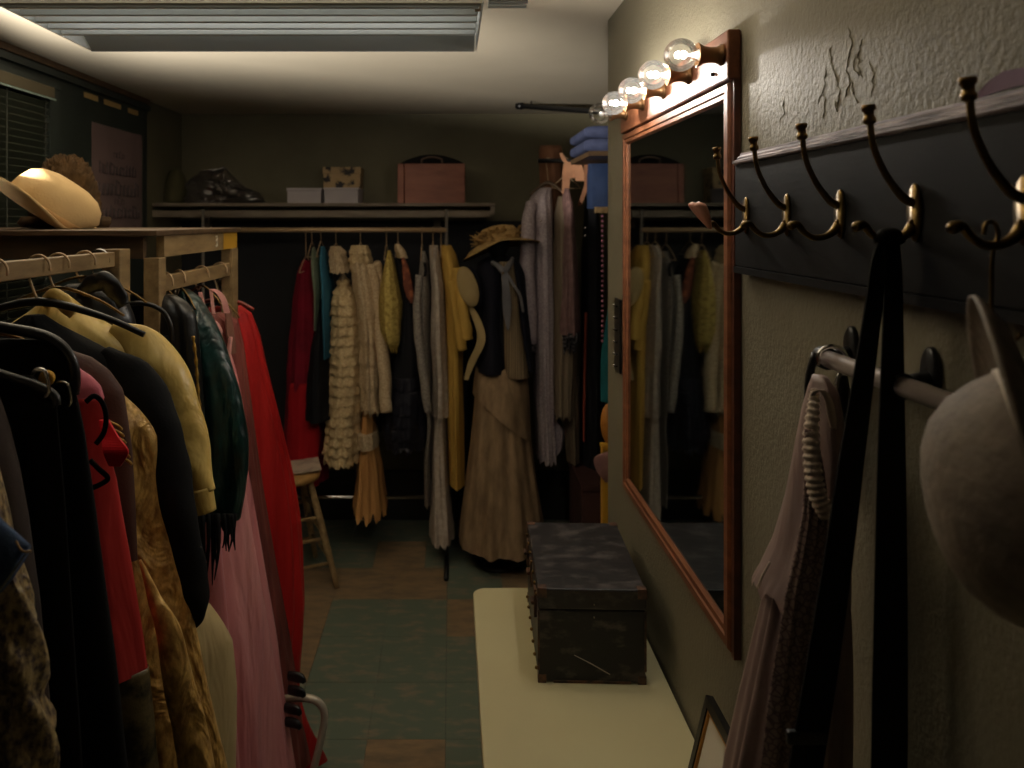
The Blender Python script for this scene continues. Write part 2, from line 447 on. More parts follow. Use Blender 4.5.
# vanity light bar
XB = .4276
vl = thing('vanity_light', 'copper toned wooden light bar with five clear globe bulbs over the mirror', 'light', (XB, 1.62, 1.818))
g = G(); g.box((XB, 1.236, 1.8195), (XR-.0015, 2.02, 1.897)); g.build('backplate', M_copper, vl, smooth=False, bevel=.003)
BZ = 1.862
BY = [1.262, 1.434, 1.606, 1.779, 1.951]
for i, y in enumerate(BY):
    F = frame((XB, y, BZ), (-1, 0, 0))
    g = G(); g.lathe([(.0170,0), (.0170,.003), (.0142,.005), (.0125,.011), (.0122,.020), (.0138,.029), (.0182,.037), (.0195,.039), (.0182,.0405), (.012,.034), (.010,.03)], F, n=28)
    so = g.build('socket', M_socket if i else M_socket, vl)
    r = .0262
    prof = [(.0095, .034), (.0105, .038)]
    for k in range(1, 15):
        a = lerp(2.72, .0, (k-1)/13)
        prof.append((max(r*math.sin(a), .0004), .0655 - r*math.cos(PI - a) * -1 if False else .0655 + r*math.cos(a)))
    g = G(); g.lathe(prof, F, n=36, caps=False); g.build('bulb', M_globe, so)
    g = G()
    g.lathe([(.0095,.034), (.006,.040), (.003,.050), (.0022,.054)], F, n=12)
    g.build('stem', M_core_off, so)
    g = G(); g.ball(F @ Vector((0,0,.061)), .0060, n=14, m=10)
    g.build('filament', (M_core_dim if i == 0 else M_core) if i < 4 else M_core_off, so)
g = G(); g.tube([(XB-.001, 1.300, 1.838), (XB-.006, 1.300, 1.838)], [.004,.003], n=10); g.build('switch_knob', M_plastic, vl)

# ================================================================ HOOK RAIL
XBD = .43; BD0, BD1 = .25, 1.212
hb = thing('hook_board', 'long dark wall board with a worn pale moulding along its top', 'board', (XBD, .7, 1.528))
g = G(); g.box((XBD, BD0, 1.532), (XR-.001, BD1, 1.684)); g.build('board', M_board, hb, smooth=False, bevel=.0015)
g = G(); rows = []
for y in (BD0, BD1):
    rows.append([Vector((x, y, z)) for x, z in ((XR-.001,1.6845),(XBD-.0015,1.6845),(XBD-.004,1.687),(XBD-.004,1.690),(XBD+.003,1.693),(XBD+.003,1.6955),(XBD+.008,1.699),(XBD+.008,1.702),(XR-.001,1.703))])
g.grid(rows, True, True, True); g.build('top_moulding', M_mold, hb, smooth=False)
g = G(); g.box((XBD-.002, BD0, 1.522), (XR-.001, BD1, 1.5315)); g.build('bottom_moulding', M_board, hb, smooth=False)
HY = [1.163, 1.022, .882, .740, .598]
place = ['the one nearest the mirror with a pink knob', 'the bare one second from the mirror', 'the bare one third from the mirror',
         'the one carrying the black webbing straps', 'the one nearest the viewer above the cream hat']
def hook_parts(y, t):
    g = G()   # oval plate
    F = frame((XBD, y, 1.608), (-1,0,0))
    def sq(p, th, r, h): return Vector((p.x*.42, p.y, p.z))
    prof = [(.0265,.0), (.0265,.0015), (.024,.0032), (.0,.0038)]
    S = Matrix.Identity(4)
    rows = []
    for r, h in prof:
        rows.append([Vector((XBD - .0002 - h, y + r*.40*math.cos(2*PI*j/24), 1.608 + r*1.02*math.sin(2*PI*j/24))) for j in range(24)])
    g.grid(rows, True, True, True)
    g.build('plate', M_brass, t)
    g = G()
    for dz in (.009, -.009):
        g.ball((XBD-.004, y, 1.608+dz), .0028, n=10, m=6)
    g.build('screw', M_brass_dk, t)
    g = G()
    up = [(XBD-.003,1.617), (XBD-.012,1.622), (XBD-.024,1.637), (XBD-.033,1.653), (XBD-.040,1.672), (XBD-.0425,1.694)]
    g.tube([(x, y, z) for x, z in up], [.0046,.0040,.0033,.003,.003,.003], n=12, sub=4)
    F2 = frame((XBD-.0428, y, 1.692), (-.08, 0, 1))
    g.lathe([(.003,-.003),(.0056,-.001),(.0058,.003),(.0046,.0045),(.0046,.009),(.0060,.0105),(.0066,.0135),(.0060,.0155),(.002,.016)], F2, n=18)
    g.build('upper_prong', M_brass_dk, t)
    g = G()
    dn = [(XBD-.003,1.596), (XBD-.009,1.588), (XBD-.019,1.5825), (XBD-.031,1.582), (XBD-.041,1.588), (XBD-.048,1.596), (XBD-.054,1.5955)]
    g.tube([(x, y, z) for x, z in dn], [.0052,.0044,.0036,.0034,.0034,.0040,.0046], n=12, sub=4)
    g.ball((XBD-.0545, y, 1.595), .0049, n=12, m=8)
    g.build('lower_prong', M_brass, t)
for y, l in zip(HY, place):
    t = thing('coat_hook', 'brass double coat hook: ' + l, 'hook', (XBD, y, 1.588), 'brass hooks on the board')
    hook_parts(y, t)
# pink knob on the first hook
pk = thing('heart_ornament', 'glossy pink two lobed knob on the lower prong of the hook nearest the mirror', 'knob', (XBD-.055, HY[0], 1.59))
for s in (-1, 1):
    g = G(); rows = []
    for k in range(13):
        u = k/12
        r = .0028 + .0085*math.sin(PI*min(1, u*.62+.02))**1.2 if u < .98 else .001
        if u > .86: r *= math.sqrt(max(.03, 1-((u-.86)/.145)**2))
        c = Vector((XBD-.054 - .022*u + s*.0035*u, HY[0] - .004 - .006*u*s*.7, 1.588 + .040*u))
        rows.append([c + Vector((r*.8*math.cos(2*PI*j/16), r*.75*math.sin(2*PI*j/16), 0)) for j in range(16)])
    g.grid(rows, True, True, True); g.build('lobe', M_pink, pk)
# mauve tape on the moulding near the viewer
g = G()
pts = []
for i in range(9):
    u = i/8; y = lerp(.676, .55, u)
    pts.append([Vector((XBD+.016, y, 1.7035+.003*math.sin(u*5))), Vector((XBD+.0150, y, 1.706+.012*min(1,u*5)+.003*math.sin(u*4+1))), Vector((XBD+.0165, y, 1.706+.012*min(1,u*5)+.003*math.sin(u*4+1))), Vector((XBD+.0175, y, 1.7035+.003*math.sin(u*5)))])
g.grid(pts, True, True, True)
tag(g.build('ribbon', mat('mauve_ribbon', (120,96,116), .8), smooth=False), 'strip of mauve ribbon lying along the top of the dark hook board', 'ribbon')

# black strap over the fourth hook
sb = thing('webbing_strap', 'long black webbing strap looped over the fourth brass hook, hanging past the counter', 'strap', (XBD-.03, HY[3], .7))
def ribbon(g, pts, ws, yaws, t=.0022, sub=6):
    pts = [Vector(p) for p in pts]
    P2, W2 = smooth_path(pts, ws, sub); _, Y2 = smooth_path(pts, yaws, sub)
    rows = []
    for p, w, a in zip(P2, W2, Y2):
        d = Vector((math.cos(a), math.sin(a), 0)); nrm = Vector((-math.sin(a), math.cos(a), 0))
        rows.append([p + d*w/2 - nrm*t/2, p + d*w/2 + nrm*t/2, p - d*w/2 + nrm*t/2, p - d*w/2 - nrm*t/2])
    g.grid(rows, True, True, True)
    return g
Yh = HY[3]
def Q(px, py, Y): return P(px, py, Y)
g = G()
ribbon(g, [Q(883,242,Yh-.004), Q(878,262,Yh-.012), Q(873,310,Yh-.018), Q(853,450,Yh-.02), Q(838,560,Yh-.02), Q(820,680,Yh-.02), Q(805,770,Yh-.02), Q(790,860,Yh-.02), Q(800,905,Yh-.02)],
       [.014,.016,.0165,.022,.026,.0295,.0305,.031,.031], [.5,.3,.1,0,0,0,0,0,0])
g.build('strap_band', M_strap, sb, smooth=False)
g = G()
ribbon(g, [Q(891,240,Yh+.004), Q(892.5,262,Yh), Q(893,310,Yh), Q(891.5,450,Yh), Q(891,560,Yh), Q(890,680,Yh), Q(889,770,Yh), Q(885,860,Yh), Q(870,905,Yh)],
       [.018,.018,.019,.025,.029,.032,.033,.033,.033], [.3,.2,.1,0,0,0,0,0,0])
g.build('strap_band', M_strap, sb, smooth=False)
g = G(); g.tube([Q(878,243,Yh-.004), Q(882,237,Yh-.002), Q(888,235,Yh), Q(896,236,Yh+.002), Q(900,242,Yh+.004)], [.005,.0065,.007,.0065,.005], n=12, sub=4)
g.build('strap_fold', M_strap, sb)
c = Q(806.5,737,Yh-.0215)
g = G(); g.box((c.x-.018, c.y-.003, c.z-.006), (c.x+.018, c.y+.004, c.z+.006)); g.build('slider_buckle', M_plastic, sb, smooth=False, bevel=.002)

# towel rail
tr = thing('towel_rail', 'grey metal hanging rail on black brackets fixed to the wall below the hooks', 'rail', (.42, .75, 1.45))
XT = .418; ZT = 1.447
g = G(); g.tube([(XT, .30, ZT), (XT, .895, ZT)], .0095, n=20); g.build('rail_tube', M_steel, tr)
for y in (.893, .745):
    g = G()
    rows = []
    for h, k in ((0,1), (.004,1), (.006,.85)):
        rows.append([Vector((XR-.0008-h, y + .014*k*math.cos(2*PI*j/20), ZT + .010 + .026*k*math.sin(2*PI*j/20))) for j in range(20)])
    g.grid(rows, True, True, True)
    g.tube([(XR-.004, y, ZT+.004), (XT+.002, y, ZT)], [.010,.0085], n=12)
    g.tube([(XT, y-.006, ZT), (XT, y+.008, ZT)], .0125, n=18)
    g.build('bracket', M_plastic, tr)

# mauve lace garment hung at the end of the rail
M_mauve = mat('mauve_satin', (138,116,108), .5, sheen=.4, c2=(116,96,92), nscale=14, stretch=(1,1,.2), wrinkle=.3)
M_lace = mat('mauve_lace', (92,70,72), .85, c2=(150,128,120), nscale=150, pattern='edge', ramp=(.0,.16), bump=.3, bscale=200)
M_trim = mat('cream_ruched_trim', (196,178,160), .7, bump=.3, bscale=150)
Yl = .845
lg = thing('lace_dressing_gown', 'mauve dressing gown with lace front and cream ruched collar at the end of the rail', 'dressing gown', (XT-.01, Yl, .72))
rows = [(378,816,826,.004), (388,813,832,.010), (410,809,836,.016), (450,802,839,.022), (500,794,841,.028), (560,780,843,.034), (590,771,844,.038), (640,760,845,.044), (700,747,844,.05), (768,733,842,.054), (860,722,842,.056), (960,716,840,.058)]
g = G(); drape(g, pxrows(Yl, rows), Yl, k=9, a0=.001, a1=.012, seed=4, m=60, mode='ang', n=120, side=.8)
g.build('gown_body', M_mauve, lg)
rows = [(376,814,826,.012), (388,811,834,.022), (410,806,838,.030), (450,799,841,.038), (500,790,843,.044), (545,778,844,.048), (574,765,845,.050), (590,757,845,.052)]
g = G(); drape(g, pxrows(Yl, rows), Yl, k=5, a0=.001, a1=.006, seed=6, m=40, mode='ang', n=90, rag=.004)
g.build('peplum', M_mauve, lg)
# lace panel on the front
rows = [(430,806,818,.004), (470,806,826,.005), (520,803,832,.006), (600,786,832,.006), (700,770,828,.007), (768,762,826,.007), (950,748,822,.008)]
g = G(); drape(g, pxrows(Yl-.05, rows), Yl-.046, k=4, a0=.001, a1=.006, seed=9, m=60)
g.build('lace_panel', M_lace, lg)
g = G()
ruf = lambda i, th: .0013*math.sin(i*2.1)
path = [Q(815,390,Yl-.026), Q(813,410,Yl-.036), Q(811,440,Yl-.046), Q(813,470,Yl-.053), Q(818,496,Yl-.057), Q(828,516,Yl-.06)]
g.tube(path, [.004,.006,.0075,.008,.0085,.008], n=12, sub=12, wob=ruf); g.build('ruched_trim', M_trim, lg)
g = G(); ribbon(g, [Q(811,398,Yl-.03), Q(816,391,Yl-.035), Q(823,391,Yl-.036), Q(829,402,Yl-.036), Q(832,418,Yl-.034), Q(834,432,Yl-.03)], [.004,.006,.0065,.008,.0085,.003], [0,0,.1,.3,.3,.2])
g.build('collar_flap', M_trim, lg)
g = G(); p0 = Q(763,580,Yl-.045)
g.tube([Q(770,562,Yl-.03), Q(763,575,Yl-.03), Q(757.5,588,Yl-.03)], [.0012,.0014,.0012], n=8, sub=5); g.build('hem_piping', M_trim, lg)
hg = thing('coat_hanger', 'black hanger holding the mauve lace dressing gown on the wall rail', 'hanger', (XT, .872, 1.38))
g = G(); g.tube([(XT-.017,.872,ZT-.004), (XT-.016,.872,ZT+.010), (XT-.004,.872,ZT+.0165), (XT+.009,.872,ZT+.012), (XT+.0135,.872,ZT), (XT+.004,.872,ZT-.018), (XT-.002,.868,1.40), (XT-.002,.862,1.385)], .0024, n=8, sub=5)
g.build('hook', M_chrome, hg)
g = G(); g.tube([(XT-.018,.879,ZT+.008), (XT-.0235,.880,1.43), (XT-.024,.880,1.40), (XT-.028,.880,1.36)], [.004,.005,.006,.004], n=8, sub=3); g.tube([(XT+.012,.880,1.43),(XT+.014,.880,1.39),(XT+.016,.880,1.30)], [.006,.009,.005], n=8, sub=3)
g.build('hanger_arm', M_plastic, hg)

# white hat hung below the last hook
Yc = .50
hc = Vector((PX(1045,Yc), Yc, PZ(500,Yc)))
ax = Vector((-.865, .46, -.20)).normalized()
F = frame(hc, ax)
ht = thing('straw_hat', 'cream woven straw hat hanging on its side from the hook nearest the viewer', 'hat', tuple(hc))
g = G()
def hatmod(p, th, r, h):
    return Vector((p.x, p.y*1.02, p.z))
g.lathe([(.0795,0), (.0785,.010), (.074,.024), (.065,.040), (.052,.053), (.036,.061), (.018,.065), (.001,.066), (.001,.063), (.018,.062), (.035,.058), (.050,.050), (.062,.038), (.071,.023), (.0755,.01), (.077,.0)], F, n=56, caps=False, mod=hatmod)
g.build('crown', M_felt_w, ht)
g = G()
def brimmod(p, th, r, h):
    p = hatmod(p, th, r, h)
    k = max(0, (r-.08)/.06)
    p.z += k*k*.008*max(0, math.sin(th)) + .004*k*math.cos(2*th)
    return p
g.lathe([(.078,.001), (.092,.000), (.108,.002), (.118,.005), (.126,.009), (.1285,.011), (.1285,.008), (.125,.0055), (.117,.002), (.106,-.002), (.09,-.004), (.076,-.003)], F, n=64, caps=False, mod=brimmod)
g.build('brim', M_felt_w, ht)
g = G(); g.lathe([(.0800,.002), (.0815,.003), (.0805,.010), (.0785,.011)], F, n=56, caps=False, mod=hatmod)
g.build('hat_band', mat('hat_band_cream', (176,160,140), .7), ht)
wy = HY[4]
g = G(); xw = XBD-.026
g.tube([(xw-.006,wy,1.590),(xw-.004,wy,1.598),(xw+.002,wy,1.5985),(xw+.005,wy,1.590),(xw+.001,wy,1.576),(xw+.0,wy,1.55),(xw-.001,wy-.004,1.522),(xw+.006,wy-.012,1.512),(xw+.008,wy-.02,1.518)], .0016, n=8, sub=5)
tag(g.build('wire_hook', M_brass_dk), 'thin wire hook linking the cream hat to the hook nearest the viewer', 'hook')

# framed picture leaning at the wall
pf = thing('framed_picture', 'small framed sketch with black and gold frame leaning against the wall on the counter', 'picture', (.41, 1.2, TZ))
ya, yb = 1.308, 1.02
Bx, Tx, Hh = .388, .4285, .166
def lean(y, u, off=0):   # u 0 bottom .. 1 top ; off outwards
    return Vector((lerp(Bx, Tx, u) - off, y, TZ + .001 + Hh*u + off*.24))
def framebar(y0, u0, y1, u1, o0, o1):
    g = G(); ps = [lean(y, u, o) for o in (o0, o1) for y, u in ((y0,u0),(y1,u0),(y1,u1),(y0,u1))]
    g.add(ps, [(0,3,2,1),(4,5,6,7),(0,1,5,4),(1,2,6,5),(2,3,7,6),(3,0,4,7)]); return g
for a in ((ya, 0, ya-.014, 1), (yb+.014, 0, yb, 1), (ya-.0142, .92, yb+.0142, 1), (ya-.0142, 0, yb+.0142, .08)):
    framebar(*a, 0, .012).build('frame_bar', M_plastic, pf, smooth=False)
for a in ((ya-.0145, .082, ya-.019, .918), (yb+.019, .082, yb+.0145, .918), (ya-.0192, .89, yb+.0192, .918), (ya-.0192, .082, yb+.0192, .11)):
    framebar(*a, .004, .010).build('gold_slip', M_gold, pf, smooth=False)
framebar(ya-.0195, .112, yb+.0195, .888, .002, .006).build('picture_sheet', M_paper, pf, smooth=False)

# slim dark key rack on the wall end
kr = thing('hook_strip', 'narrow dark strip with small metal pegs on the end of the right wall', 'hook strip', (XR-.004, 2.14, 1.2))
y0, y1 = 2.10, 2.165
g = G(); g.box((XR-.008, y0, PZ(372,2.13)), (XR-.0008, y1, PZ(299,2.13))); g.build('backing', M_plastic, kr, smooth=False, bevel=.001)
for k in range(6):
    z = lerp(PZ(306,2.13), PZ(366,2.13), k/5)
    g = G(); g.tube([(XR-.008, 2.125, z), (XR-.016, 2.122, z), (XR-.018, 2.122, z+.006)], [.0025,.0022,.003], n=8, sub=2); g.build('peg', M_chrome, kr)
# cable clip of the alcove: black ceiling pole
cp = thing('ceiling_pole', 'black pole slung just under the ceiling beyond the mirror wall', 'pole', (.6, 3.3, 2.1))
a, b = P(519,106,3.9), P(604,112,3.45)
b2 = a + (b-a)*1.6
g = G(); g.tube([a, b2], .0125, n=14); g.build('pole_tube', M_plastic, cp)
g = G(); d = (b2-a).normalized(); g.tube([a - d*.01, a + d*.025], .017, n=14); g.build('end_cap', M_plastic, cp)
for t in (.1, .8):
    p = a + (b2-a)*t
    g = G(); g.tube([(p.x, p.y, p.z-.014), (p.x, p.y, ZC-.002)], .004, n=8); g.build('hanger_strap', M_plastic, cp)

# ================================================================ CEILING FIXTURE
H1 = 1.90
M_tube = emit('lit_fluorescent_tube', (1,.98,.92,1), 2.2)
FY0, FY1 = (H1-EYE)*FP/213, (H1-EYE)*FP/168
FX0, FX1 = PX(93,FY1), PX(474.5,FY1)
ff = thing('fluorescent_fixture', 'white fluorescent fixture with slatted reflector under the ceiling', 'light fixture', ((FX0+FX1)/2, (FY0+FY1)/2, H1))
cx = (FX0+FX1)/2
prof = [(FY0-.004, H1+.006), (FY0+.008, H1+.062), (FY0+.05, H1+.098), (FY0+.14, H1+.112), (FY1-.13, H1+.112), (FY1-.05, H1+.085), (FY1-.004, H1+.004)]
g = G(); rows = []
for x in (FX0, FX1):
    rows.append([Vector((x, y, z)) for y, z in prof] + [Vector((x, y + (.003 if i < 3 else (-.003 if i > 3 else 0)), z-.003)) for i, (y, z) in reversed(list(enumerate(prof)))])
g.grid(rows, True, True, True); g.build('reflector_hood', M_white, ff, smooth=False)
for x in (FX0-.004, FX1+.001):
    g = G(); o = [Vector((x, y, z)) for y, z in prof]; o2 = [p + Vector((.003,0,0)) for p in o]
    g.grid([o, o2], True, True, True); g.build('end_plate', M_white, ff, smooth=False)
for k in range(5):
    u = k/4; y = lerp(FY0+.022, lerp(FY0,FY1,.62), u)
    g = G(); z = H1 + .004
    g.box((FX0+.002, y-.004-.004, z), (FX1-.002, y+.004-.004, z+.022)); g.build('slat', M_white, ff, smooth=False, bevel=.0015)
g = G(); yy = lerp(FY0,FY1,.68)
g.add([(FX0+.002,yy,H1+.056),(FX1-.002,yy,H1+.056),(FX1-.002,FY1-.006,H1+.001),(FX0+.002,FY1-.006,H1+.001),(FX0+.002,yy,H1+.059),(FX1-.002,yy,H1+.059),(FX1-.002,FY1-.006,H1+.004),(FX0+.002,FY1-.006,H1+.004)],
      [(0,3,2,1),(4,5,6,7),(0,1,5,4),(1,2,6,5),(2,3,7,6),(3,0,4,7)])
g.build('side_reflector', M_grey, ff, smooth=False)
for k in range(2):
    y = lerp(FY0, FY1, .28 + .34*k)
    g = G(); g.tube([(FX0+.02, y, H1+.060), (FX1-.02, y, H1+.060)], .013, n=14); g.build('tube_lamp', M_tube, ff)
for x in (FX0+.18, FX1-.16):
    g = G(); g.tube([(x, (FY0+FY1)/2, H1+.11), (x, (FY0+FY1)/2, ZC-.001)], .006, n=8); g.build('drop_rod', M_grey, ff)
c = P(478, 18, FY0+.03)
g = G(); g.box((c.x-.004, FY0, H1+.008), (c.x+.004, FY0+.05, H1+.05)); g.build('end_bracket', mat('ivory_plastic', (220,204,170), .4), ff, smooth=False)
for k in range(2):
    g = G(); y = FY0+.012+.022*k
    g.box((FX1+.012, y, H1+.012), (FX1+.068, y+.012, H1+.018)); g.build('mounting_tab', M_grey, ff, smooth=False)

# ================================================================ LIGHT AND CAMERA
w = bpy.data.worlds.new('World'); sc.world = w; w.use_nodes = True
w.node_tree.nodes['Background'].inputs['Color'].default_value = (.9,.85,.8,1)
w.node_tree.nodes['Background'].inputs['Strength'].default_value = .012
# added area light above the closed hood, fills the room off the ceiling
L = bpy.data.lights.new('added_uplight', 'AREA'); L.energy = 10; L.color = (1,.94,.85); L.shape = 'RECTANGLE'; L.size = .66; L.size_y = .16
o = bpy.data.objects.new('added_uplight', L); o.location = (cx, (FY0+FY1)/2, H1+.122); o.rotation_euler = (PI, 0, 0); COL.objects.link(o)
# added spot, out of view at the left, to brighten the ceiling
LP = Vector((-1.15, 1.45, 1.73)); LA = Vector((-.66, 2.5, ZC)) - LP
cl = thing('added_spotlight', 'small added spotlight out of view with a shading flap hung near the left wall, turned at the ceiling', 'spotlight', tuple(LP))
hd_ = Vector((-.6, .8, 0)); sd_ = Vector((-hd_.y, hd_.x, 0))
g = G(); c_ = LP + hd_*.09; tz = LP.z + .09*math.tan(math.radians(19.5))
ps = [c_ + sd_*a + hd_*b for b in (0,.003) for a in (-.285,.22)]
g.add([Vector((p.x, p.y, z)) for z in (LP.z-.07, tz) for p in ps], [(0,1,3,2),(4,6,7,5),(0,4,5,1),(2,3,7,6),(0,2,6,4),(1,5,7,3)])
g.build('flap', M_plastic, cl, smooth=False)  # added to cut the spot off into a dark edge on the ceiling
g = G(); g.tube([LP - LA.normalized()*.03, LP - LA.normalized()*.11], [.045,.03], n=20); g.build('lamp_housing', M_plastic, cl)
g = G(); p_ = LP - LA.normalized()*.08; g.tube([p_, Vector((p_.x-.02, p_.y-.02, ZC-.001))], .006, n=8); g.build('drop_stem', M_plastic, cl)
g = G(); g.tube([LP - LA.normalized()*.07, c_ - Vector((0,0,.05))], .004, n=8); g.build('flap_arm', M_plastic, cl)
L = bpy.data.lights.new('added_spot', 'SPOT'); L.energy = 310; L.color = (1,.92,.80); L.spot_size = math.radians(74); L.spot_blend = .75; L.shadow_soft_size = .012
o = bpy.data.objects.new('added_spot', L); o.location = LP; COL.objects.link(o)
o.rotation_euler = LA.to_track_quat('-Z', 'Y').to_euler()
cam = bpy.data.cameras.new('camera'); co = bpy.data.objects.new('camera', cam); COL.objects.link(co)
co.location = (0, 0, EYE); co.rotation_euler = (PI/2, 0, 0)
cam.sensor_width = 36; cam.lens = FP*36/1024; cam.shift_x = (512-VX)/1024; cam.shift_y = -(384-VY)/1024
cam.clip_start = .02
cam.dof.use_dof = True; cam.dof.focus_distance = 1.25; cam.dof.aperture_fstop = 6.3
sc.camera = co
sc.view_settings.view_transform = 'Standard'; sc.view_settings.look = 'None'; sc.view_settings.gamma = 1
sc.view_settings.use_curve_mapping = False; sc.view_settings.exposure = 0.0
# ================================================================ BACK WALL SHELF
M_shelf = mat('grey_brown_shelf', (120,108,92), .6, c2=(98,86,72), nscale=6, stretch=(1,6,6))
Ysf, Ysb = 3.86, YB-.001
sh = thing('wall_shelf', 'long grey brown wooden shelf across the back wall above the dresses', 'shelf', (-.55, 4.08, 1.62))
SX0, SX1 = XL+.006, PX(495, Ysf)
ST = PZ(203, Ysf)
g = G(); g.box((SX0, Ysf, ST-.016), (SX1, Ysb, ST)); g.build('shelf_board', M_shelf, sh, smooth=False, bevel=.002)
g = G(); g.box((SX0, Ysf+.002, PZ(217,Ysf)), (SX1-.0225, Ysf+.022, PZ(210.5,Ysf))); g.build('front_rail', M_shelf, sh, smooth=False)
g = G(); g.box((SX1-.022, Ysf+.004, ST-.055), (SX1, YB-.0125, ST-.0165)); g.build('end_bracket', M_shelf, sh, smooth=False)
for px in (206, 436):
    x = PX(px, YB-.05)
    g = G(); g.box((x-.012, YB-.06, PZ(228,YB-.05)), (x+.024, YB-.033, PZ(217,YB-.05))); g.build('bracket_block', M_shelf, sh, smooth=False)
# things on the shelf
M_card = mat('white_card', (178,170,170), .8, c2=(166,158,160), nscale=4)
def lid_box(px0, px1, py0, Y, d, label, m):
    t = thing('shoe_box', label, 'box', ((PX(px0,Y)+PX(px1,Y))/2, Y+d/2, ST), 'white boxes on the shelf')
    x0, x1, z1 = PX(px0,Y), PX(px1,Y), PZ(py0,Y)
    g = G(); g.box((x0+.004, Y+.004, ST+.0005), (x1-.004, Y+d, z1-.014)); g.build('box_body', m, t, smooth=False)
    g = G(); g.box((x0, Y, z1-.014), (x1, Y+d+.004, z1)); g.build('box_lid', m, t, smooth=False, bevel=.002)
lid_box(286.5, 321.5, 188, 3.90, .28, 'low white cardboard box on the shelf, left of its twin', M_card)
lid_box(323.5, 358.5, 187.5, 3.90, .22, 'low white cardboard box on the shelf, in front of the floral box', M_card)
M_floral = mat('floral_paper', (176,148,106), .7, c2=(46,42,42), nscale=20, detail=3, ramp=(.52,.60))
t = thing('floral_box', 'cream box with dark floral pattern standing behind the low white boxes', 'box', (PX(343,4.14), 4.2, ST))
Y = 4.14
g = G(); g.box((PX(323.5,Y), Y, ST+.0005), (PX(360,Y), YB-.015, PZ(174,Y))); g.build('box_body', M_floral, t, smooth=False)
g = G(); g.box((PX(322.8,Y), Y-.004, PZ(174,Y)+.0005), (PX(361,Y), YB-.012, PZ(167,Y))); g.build('box_lid', M_floral, t, smooth=False, bevel=.003)
F_black0 = mat('black_leatherette', (14,13,14), .8, spec=.2)
# sewing machine case
M_case = mat('red_brown_case', (150,92,72), .55, c2=(126,74,58), nscale=5, stretch=(1,4,4), bump=.05)
Y = 3.93
t = thing('sewing_case', 'reddish brown wooden carrying case with black arched carrying top on the shelf', 'case', (PX(431,Y), Y+.12, ST))
x0, x1 = PX(397.5,Y), PX(465,Y); z1 = PZ(163.5,Y)
g = G(); g.box((x0+.034, Y, ST+.0005), (x1, Y+.22, z1)); g.build('case_body', M_case, t, smooth=False, bevel=.004)
g = G(); g.box((x0, Y+.001, ST+.0005), (x0+.032, Y+.22, z1)); g.build('case_side', M_case, t, smooth=False, bevel=.004)
g = G(); rows = []
xa, xb = x0+.012, x1-.006
for y in (Y+.02, Y+.20):
    rows.append([Vector((lerp(xa,xb,k/20), y, z1+.001+.045*math.sin(PI*k/20)**.8)) for k in range(21)] + [Vector((lerp(xa,xb,1-k/20), y, z1+.0005)) for k in range(21)])
g.grid(rows, True, True, True); g.build('arched_top', F_black0, t, smooth=False)
g = G(); xm = (xa+xb)/2
g.tube([(xm-.05, Y+.012, z1+.004), (xm-.045, Y+.004, z1+.022), (xm, Y, z1+.032), (xm+.045, Y+.004, z1+.022), (xm+.05, Y+.012, z1+.004)], .005, n=8, sub=5)
g.build('handle', mat('worn_leather', (92,72,58), .5), t)
# crumpled clear plastic bag
M_bag = glass_mat('clear_plastic', (.82,.78,.78,1), extra=.10, rough=.12, haze=.12)
Y = 4.02; g = G(); rows = []; rnd = random.Random(8)
nz = [[rnd.uniform(-1,1) for _ in range(40)] for _ in range(9)]
x0, x1 = PX(186,Y), PX(262,Y)
for i in range(9):
    u = i/8; row = []
    for j in range(40):
        th = 2*PI*j/40; hgt = .168*(1-.55*max(0,math.cos(th)))
        r = (1 - u**3)**.5 if u < 1 else .03
        row.append(Vector(((x0+x1)/2 + (x1-x0)/2*r*math.cos(th)*(1+.10*nz[i][j]) , Y + .13*r*math.sin(th)*(1+.14*nz[i][j]), ST+.002 + hgt*u*(1+.12*nz[i][j]) if i else ST+.002)))
    rows.append(row)
g.grid(rows, True, True, True)
tag(g.build('plastic_bag', M_bag, smooth=False), 'crumpled clear plastic bag of stuff at the left end of the shelf', 'bag')
Y = 4.08; g = G(); rows = []
for i in range(10):
    u = i/9; r = math.sqrt(max(.001, 1-(u*1.0)**2.2)) if i < 9 else .03
    rows.append([Vector((PX(176,Y)+.065*r*math.cos(2*PI*j/24), Y+.07*r*math.sin(2*PI*j/24), ST+.002+.185*u)) for j in range(24)])
g.grid(rows, True, True, True)
tag(g.build('hat_block', mat('dull_green_felt', (74,70,44), .9, bump=.2)), 'dull green rounded hat at the far left corner of the shelf', 'hat')

# ================================================================ BACK CLOTHES RACK
YR = 3.80
ZR = PZ(230, YR)
M_rod = mat('dull_brass_rod', (190,162,128), .5, .5)
M_dull = mat('dull_steel', (112,106,98), .55, .4)
rk = thing('garment_rack', 'tubular metal garment rack below the shelf carrying the pale dresses', 'clothes rack', (PX(326,YR), YR, 0))
xa, xb = PX(203,YR), PX(446.5,YR)
g = G(); g.tube([(xa, YR, ZR), (xb, YR, ZR)], .0115, n=14); g.build('top_rod', M_rod, rk)
for x in (xa, xb):
    g = G(); g.tube([(x, YR, .02), (x, YR, PZ(209,YR))], .0075, n=12); g.build('upright', M_dull, rk)
    g = G(); g.tube([(x, YR-.25, .012), (x, YR+.25, .012)], .011, n=10); g.build('foot', M_plastic, rk)
g = G(); g.tube([(xa, YR, PZ(497,YR)), (xb, YR, PZ(497,YR))], .010, n=12); g.build('lower_rod', M_chrome, rk)

